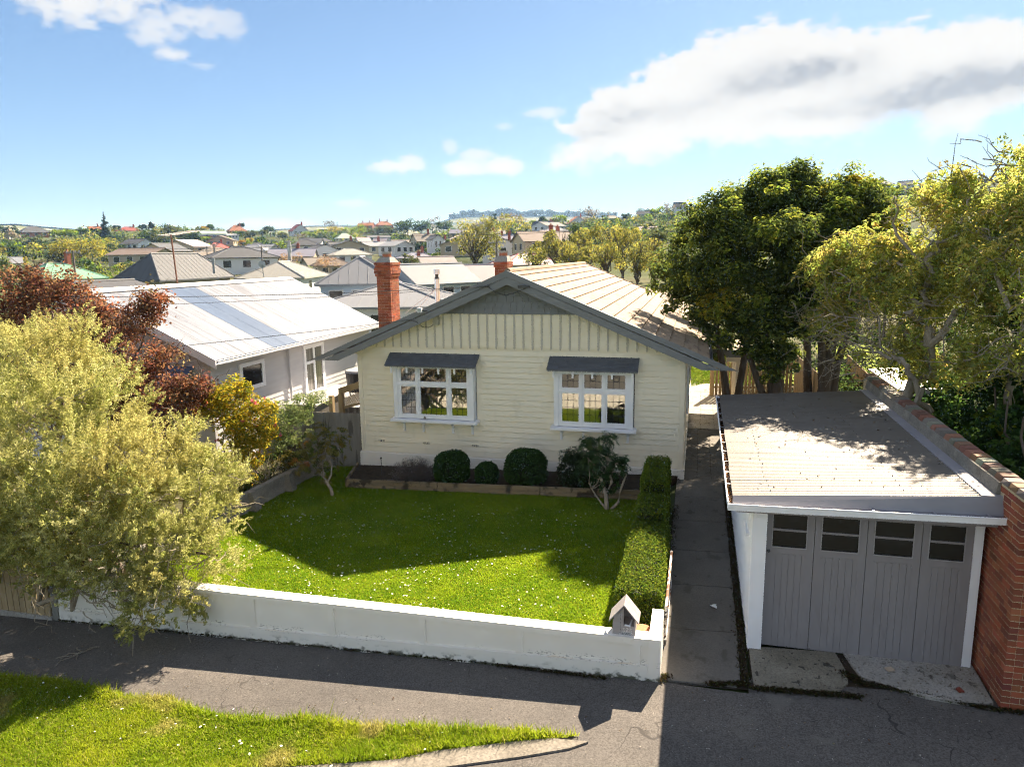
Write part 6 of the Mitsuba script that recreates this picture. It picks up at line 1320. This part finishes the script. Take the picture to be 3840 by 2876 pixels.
def rosettes(mb, tips, axes, n, L, W, cols, open_=.75):
    m = len(tips); cc = pick(cols, m, .15)
    for j in range(n):
        a = 2 * np.pi * (j + rng.random(m) * .5) / n; e1 = unit(np.cross(axes, rng.normal(size=(m, 3)) * .0 + [.3, .7, .2])); e2 = np.cross(axes, e1)
        dd = unit((np.cos(a)[:, None] * e1 + np.sin(a)[:, None] * e2) * open_ + axes * rng.uniform(.0, .6, (m, 1)))
        leaf_quads(mb, tips + dd * L * .5, axes + dd * -.3 + rng.normal(size=(m, 3)) * .12, L * rng.uniform(.8, 1.15, m), W, cc * rng.uniform(.8, 1.2, (m, 1)), dd, .12)
def rhodo(name, label, lobes, trunk, n, cols, accent=None, L=.125):
    root = thing(name, label, 'small tree'); L_ = np.array(lobes); mb = MB()
    k = rng.choice(len(L_), n, p=L_[:, 3] ** 2 / (L_[:, 3] ** 2).sum()); d = unit(rng.normal(size=(n, 3)) + [0, -.15, .35]); tips = L_[k, :3] + d * L_[k, 3:] * rng.uniform(.5, 1.05, (n, 1))
    rosettes(mb, tips, unit(d + [0, 0, .7]), 9, L, L * .30, cols)
    if accent: rosettes(mb, np.array(accent) + rng.normal(size=(len(accent), 3)) * .04, unit(rng.normal(size=(len(accent), 3)) * .4 + [0, -.3, 1]), 9, L, L * .34, [(.36, .27, .02), (.38, .16, .04), (.30, .26, .03)])
    part(root, 'foliage', mb, LEAF)
    for i, (pts, r) in enumerate(trunk): part(root, 'trunk' if i == 0 else 'branch', MB().tube(np.array(pts), np.linspace(r, r * .55, len(pts)), 8), PALEB, 50)
    for i in range(26):
        b = np.array(trunk[i % len(trunk)][0][-1]); e = tips[rng.integers(0, n)]; p, r = limb(b, e, .016, .005, 6, .3); part(root, 'twig', MB().tube(p, r, 5), PALEB, 50)
rhodo('rhododendron', 'small twisted rhododendron with some yellow and orange leaves before the grey fence', [(-0.46,-1.60,1.11,0.39),(-0.06,-1.60,0.87,0.45),(-0.71,-1.80,0.83,0.36),(-0.18,-1.80,0.54,0.49),(0.17,-1.50,1.12,0.28),(-0.75,-1.90,0.41,0.39),(-0.17,-2.00,0.09,0.28)], [([(.24, -2.35, -.3), (.20, -2.33, -.12), (.05, -2.25, .02), (-.12, -2.1, .12), (-.22, -1.95, .35)], .05), ([(.05, -2.25, .02), (.1, -2.1, .18), (.05, -1.95, .4)], .03), ([(-.12, -2.1, .12), (-.45, -1.95, .3), (-.6, -1.85, .55)], .03)], 200, [(.14, .155, .035), (.19, .18, .045), (.10, .13, .035), (.23, .19, .05)], [(-1.0, -2.0, .52), (-1.05, -2.0, .45), (-.95, -2.0, .42), (-.72, -2.05, .36), (-.65, -2.05, .40), (-.85, -1.95, .85), (-.6, -1.9, .9), (-.55, -2.0, .55), (-1.15, -2.05, .38)], .115)
rhodo('rhododendron', 'gnarled pale trunked rhododendron in front of the right window', [(6.88,-1.90,1.27,0.29),(7.28,-2.00,1.43,0.24),(7.12,-2.00,0.91,0.40),(7.58,-2.20,0.89,0.29),(7.74,-2.20,1.01,0.15),(6.83,-1.90,0.64,0.34),(7.37,-2.20,0.54,0.27)], [([(7.36, -2.47, -.1), (7.35, -2.45, .1), (7.33, -2.40, .3), (7.22, -2.25, .55), (7.1, -2.1, .8)], .065), ([(7.33, -2.40, .3), (7.45, -2.3, .55), (7.3, -2.1, 1.1)], .045), ([(7.44, -2.45, -.08), (7.62, -2.42, .12), (7.66, -2.35, .4), (7.78, -2.25, .75)], .04), ([(7.22, -2.25, .55), (6.95, -2.0, .8)], .03), ([(7.36, -2.5, -.05), (7.1, -2.3, .18), (6.95, -2.1, .3)], .025)], 330, [(.05, .095, .036), (.065, .115, .04), (.04, .075, .03), (.085, .135, .04)], None, .115)
shrub('laurel', 'low spreading dark shrub left of the gnarled rhododendron', [(6.28,-1.00,0.57,0.45),(6.58,-1.00,0.41,0.48),(6.26,-1.20,0.21,0.40),(6.83,-1.10,0.09,0.38)], 5200, .075, .03, [(.035, .06, .025), (.05, .075, .03), (.028, .048, .02)], [((6.4, -1.0, -.1), (6.4, -1.0, .4), .03)])
BALL = [(.038, .085, .022), (.05, .105, .026), (.03, .066, .02), (.075, .14, .03)]
def ball(label, x, y, z, r, h, n):
    lob = [(x, y, z + h * .5, r * .92), (x, y, z + h * .66, r * .84), (x - r * .16, y, z + h * .33, r * .9), (x + r * .16, y, z + h * .33, r * .9)]
    root = thing('clipped_shrub', label, 'shrub'); mb = MB()
    q = unit(rng.normal(size=(n, 3))); q[:, 2] = np.where(q[:, 2] < -.55, -q[:, 2], q[:, 2])
    s = np.sign(q) * np.abs(q) ** .8; bump = 1 + .10 * (meshkit.fbm(q * 3 + x, 3) - .5) * 2
    p = np.array([x, y, z + h * .48]) + s * [r, r * .95, h * .52] * bump[:, None] * rng.uniform(.86, 1.04, (n, 1))
    leaf_quads(mb, p, q * .6 + rng.normal(size=(n, 3)) * .55 + [0, 0, .3], .062, .032, pick(BALL, n, .2))
    part(root, 'foliage', mb, LEAF)
    core = MB(); m = trimesh.creation.icosphere(2); core.raw(m.vertices * [r * .8, r * .78, h * .43] + [x, y, z + h * .47], m.faces, (.012, .016, .008)); part(root, 'inner_twig', core, ATT)  # solid near-black ellipsoid set inside the leaves
ball('large round clipped dark green shrub, left of the two large ones under the windows', 3.15, -1.25, -.12, .46, .88, 6500)
ball('large round clipped dark green shrub, right of the two large ones under the windows', 5.12, -1.15, -.06, .54, .96, 7800)
ball('small round shrub between the two large clipped shrubs', 4.08, -1.2, -.1, .30, .60, 3200)
hb = thing('heather', 'spiky grey brown twiggy bush at the left end of the garden bed', 'shrub'); mb = MB()
for q in range(520):
    a, e = rng.uniform(0, 6.28), rng.uniform(.15, 1.25); dd = np.array([math.cos(a) * math.cos(e), math.sin(a) * math.cos(e), math.sin(e)]); b = np.array([2.08, -1.25, -.10]) + dd * [.12, .1, .02]; p, r = limb(b, b + dd * rng.uniform(.42, .66), .0075, .003, 4, .1); mb.tube(p, r, 4, caps=False)
part(hb, 'stem', mb, mat('heather_twig', princ(rgb(.115, .092, .085), .9)), kind='stuff')
mb = MB(); d = unit(rng.normal(size=(1900, 3)) + [0, 0, .5]); d[:, 2] = abs(d[:, 2]); leaf_quads(mb, np.array([2.08, -1.25, -.08]) + d * rng.uniform(.38, .66, (1900, 1)), rng.normal(size=(1900, 3)), .04, .012, pick([(.10, .08, .075), (.07, .08, .04), (.13, .11, .10)], 1900, .2), d)
part(hb, 'foliage', mb, LEAFD)
# hedge in three steps
hd = thing('hedge', 'clipped box hedge stepping down in three blocks beside the driveway', 'hedge')
HC = [(.11, .175, .022), (.15, .215, .025), (.08, .135, .02), (.23, .27, .033)]
def hedge_block(x0, x1, y0, y1, zt, n, name):
    mb = MB(); c = np.array([(x0 + x1) / 2, (y0 + y1) / 2]); hx, hy = (x1 - x0) / 2, (y1 - y0) / 2
    A = [4 * hx * hy, 2 * hy * zt, 2 * hy * zt, 2 * hx * zt, 2 * hx * zt]; f = rng.choice(5, n, p=np.array(A) / sum(A)); u, v = rng.uniform(-1, 1, n), rng.uniform(-1, 1, n); w = rng.uniform(0, 1, n)
    nn = np.array([(0, 0, 1), (1, 0, 0), (-1, 0, 0), (0, 1, 0), (0, -1, 0)], float)[f]
    p = np.where((f == 0)[:, None], np.column_stack([u * hx, v * hy, np.full(n, zt)]), np.where((f < 3)[:, None], np.column_stack([nn[:, 0] * hx, v * hy, w * zt]), np.column_stack([u * hx, nn[:, 1] * hy, w * zt])))
    r = .07; lim = np.array([hx, hy]) - r   # rounded shoulders
    over = np.maximum(np.abs(p[:, :2]) - lim, 0) / r; p[:, 2] -= (p[:, 2] > zt - r) * r * .5 * (over ** 2).sum(1)
    p = p + nn * (rng.normal(size=(n, 1)) * .022 + .05 * (meshkit.fbm(np.column_stack([p[:, 0] * 4, p[:, 1] * 4, p[:, 2] * 4]), 3) - .5)[:, None] - .01); p[:, :2] += c
    ok = p[:, 2] > -.02; p, nn, m = p[ok], nn[ok], ok.sum()
    leaf_quads(mb, p, nn * .5 + rng.normal(size=(m, 3)) * .6 + [0, 0, .3], .043, .024, pick(HC, m, .2))
    k = part(hd, name, mb, LEAF)
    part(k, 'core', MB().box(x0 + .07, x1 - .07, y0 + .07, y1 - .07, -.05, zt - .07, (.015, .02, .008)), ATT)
hedge_block(8.24, 8.76, -3.95, -2.1, 1.20, 15000, 'block'); hedge_block(8.22, 8.80, -4.95, -3.9, .94, 9000, 'block'); hedge_block(8.18, 8.86, -8.02, -4.9, .69, 26000, 'block')

# grass
def grass(name, poly, dens, h, cols, label, hole=None, patch=None, w=.0075, edge_h=None):
    g = Polygon(poly).buffer(0); x0, y0, x1, y1 = g.bounds; n = int((x1 - x0) * (y1 - y0) * dens)
    p = np.column_stack([rng.uniform(x0, x1, n), rng.uniform(y0, y1, n)])
    import shapely
    p = p[shapely.contains_xy(g, p[:, 0], p[:, 1])]; n = len(p)
    nz_ = meshkit.fbm(np.column_stack([p * 1.4, p[:, :1] * 0]), 3, 4)
    tall = meshkit.fbm(np.column_stack([p * 3.1, p[:, :1] * 0 + 4]), 3, 6); hh = h * rng.uniform(.5, 1.15, n) * (.55 + 1.0 * tall)
    if edge_h:
        dist = np.abs(shapely.distance(shapely.LinearRing(poly), shapely.points(p))); hh = hh * (1 + edge_h * np.exp(-(dist / .16) ** 2))
    a = rng.uniform(0, 6.28, n); lean = rng.normal(size=(n, 2)) * .55 * hh[:, None]
    b = np.column_stack([p, GZ(p[:, 0])]); s = np.column_stack([np.cos(a), np.sin(a), a * 0]) * (w * rng.uniform(.7, 1.4, n))[:, None]
    tip = b + np.column_stack([lean, hh])
    v = np.stack([b - s, b + s, tip], 1).reshape(-1, 3); f = np.arange(3 * n).reshape(-1, 3)
    k = np.clip((nz_ - .32) / .36, 0, 1)[:, None]; c = np.array(cols[0]) * (1 - k) + np.array(cols[1]) * k
    yel = (rng.random(n) < .10)[:, None]; c = np.where(yel, np.array(cols[2]), c)
    if patch is not None: q = np.clip((meshkit.fbm(np.column_stack([p * 1.1 + 7, p[:, :1] * 0]), 4, 9) - patch) / .1, 0, 1)[:, None] * .8; c = c * (1 - q) + np.array(cols[3]) * q
    c = np.clip(c * rng.uniform(.75, 1.25, (n, 1)), 0, .8)
    stuff(name, MB().raw(v, f, np.repeat(c, 3, 0)), LEAFD, label, 'grass')
grass('grass', lawn_poly, 5200, .042, [(.165, .285, .014), (.25, .355, .017), (.42, .42, .04)], 'short green lawn in front of the bungalow')
grass('grass', [p for p in verge_poly if p[0] > -3.2] + [(-3.2, -13.6), (-3.2, -10.9)], 6500, .060, [(.20, .29, .015), (.31, .37, .022), (.42, .40, .10), (.42, .37, .13)], 'brighter grass of the roadside verge', patch=.63, edge_h=.9)
grass('grass', [(-9, -10.85), (-3.2, -10.9), (-3.2, -13.6), (-9, -14.6)], 1500, .07, [(.065, .12, .007), (.105, .15, .012), (.22, .2, .06)], 'grass of the verge continuing left of the picture')
grass('grass', [(8.6, 12.9), (9.9, 14.6), (11.5, 14.3), (14, 20), (6, 20), (5, 13)], 500, .08, [(.065, .12, .007), (.10, .15, .01), (.2, .2, .05)], 'sunny patch of back lawn beyond the driveway', w=.015)
# weeds and moss along joints
mb = MB()
for (x0, y0, x1, y1, n, s) in ((10.16, -9.14, 11.5, -9.02, 1300, .05), (11.4, -8.45, 11.62, -8.72, 420, .045), (11.6, -8.66, 13.15, -8.93, 1100, .04), (10.06, -9.1, 10.13, -1.0, 1500, .05), (9.6, -9.18, 10.1, -9.05, 500, .045), (8.92, -9.25, 9.0, -9.1, 160, .05), (6.6, -9.27, 8.2, -9.33, 520, .03), (-1.3, -9.27, 6.6, -9.26, 900, .018), (8.86, -8.3, 8.92, -2.0, 600, .05), (13.15, -8.9, 13.9, -8.95, 400, .04)):
    t = rng.random(n); p = np.column_stack([x0 + (x1 - x0) * t, y0 + (y1 - y0) * t, t * 0]) + rng.normal(size=(n, 3)) * [s, s * .6, 0]; p[:, 2] = GZ(p[:, 0]) + .012 + .02 * rng.random(n)
    leaf_quads(mb, p, rng.normal(size=(n, 3)) * .7 + [0, 0, .8], .04, .022, pick([(.05, .06, .02), (.07, .075, .02), (.035, .028, .016), (.10, .065, .03), (.05, .035, .022)], n, .25))
stuff('weeds', mb, LEAFD, 'moss weeds and crumbs along the joints of the paving', 'weeds')
def onlawn(n, box, cl=.35):
    p = np.column_stack([rng.uniform(box[0], box[1], n * 4), rng.uniform(box[2], box[3], n * 4)]); q = meshkit.fbm(np.column_stack([p * 1.7, p[:, :1] * 0]), 3, 21); p = p[q > .5 - cl * .2][:n]; return np.column_stack([p, GZ(p[:, 0])])
mb = MB()
for p in np.vstack([onlawn(560, (-.9, 8.0, -8.9, -2.6)), onlawn(80, (1, 6, -9.0, -8.2)), onlawn(60, (-2, 6.5, -11.8, -10.9))]):
    r, h = rng.uniform(.011, .020), rng.uniform(.028, .05); a = np.linspace(0, 2 * np.pi, 7)[:-1]; tl = rng.normal(size=2) * .25
    v = [p + [0, 0, h + .004]] + [p + [r * math.cos(q), r * math.sin(q), h + r * (tl[0] * math.cos(q) + tl[1] * math.sin(q))] for q in a]
    mb.raw(v, [[0, i + 1, (i + 1) % 6 + 1] for i in range(6)], (.74, .74, .72))
stuff('daisies', mb, ATT, 'small white daisies scattered over the grass', 'daisies')
mb = MB(); n = 330; p = np.column_stack([rng.uniform(-1, 13, n), rng.uniform(-11.0, -9.3, n)]); p[:, 1] = np.where(p[:, 0] > 10, rng.uniform(-10.8, -9.2, n), p[:, 1]); p = np.column_stack([p, GZ(p[:, 0]) + .008])
leaf_quads(mb, p, rng.normal(size=(n, 3)) * .25 + [0, 0, 1], rng.uniform(.012, .045, n), rng.uniform(.008, .02, n), pick([(.5, .47, .40), (.35, .28, .18), (.18, .10, .05), (.55, .55, .52)], n, .25))
n = 420; p = np.column_stack([rng.uniform(10.3, 13.3, n), rng.uniform(-9.2, -8.0, n), np.full(n, .055)]); leaf_quads(mb, p, rng.normal(size=(n, 3)) * .25 + [0, 0, 1], rng.uniform(.012, .04, n), rng.uniform(.008, .02, n), pick([(.10, .06, .035), (.05, .04, .03), (.2, .15, .09)], n, .25))
n = 120; p = np.column_stack([rng.uniform(10.0, 13.0, n), rng.uniform(-8, -.8, n)]); p = np.column_stack([p, rz(p[:, 0]) + .014]); leaf_quads(mb, p, rng.normal(size=(n, 3)) * .25 + [0, 0, 1], rng.uniform(.03, .07, n), .025, pick([(.16, .10, .05), (.07, .045, .03), (.25, .2, .1)], n, .25))
stuff('fallen_leaves', mb, LEAFD, 'small fallen leaves and pale chips scattered on path, apron and garage roof', 'leaves')

# ------------------------------------------------------------------ the air between here and the far hills
HAZE_DENSITY = {'type': 'rgb', 'value': [.00006, .00010, .00017]}
scene['air'] = {'type': 'homogeneous', 'albedo': {'type': 'rgb', 'value': [.95, .95, .95]}, 'sigma_t': HAZE_DENSITY}
scene['haze'] = {'type': 'cube', 'to_world': T().translate([0, 0, 80]).scale([7500, 7500, 105]), 'bsdf': {'type': 'null'}, 'interior': {'type': 'ref', 'id': 'air'}}
scene['camera']['medium'] = {'type': 'ref', 'id': 'air'}
labels['haze'] = {'kind': 'stuff'}
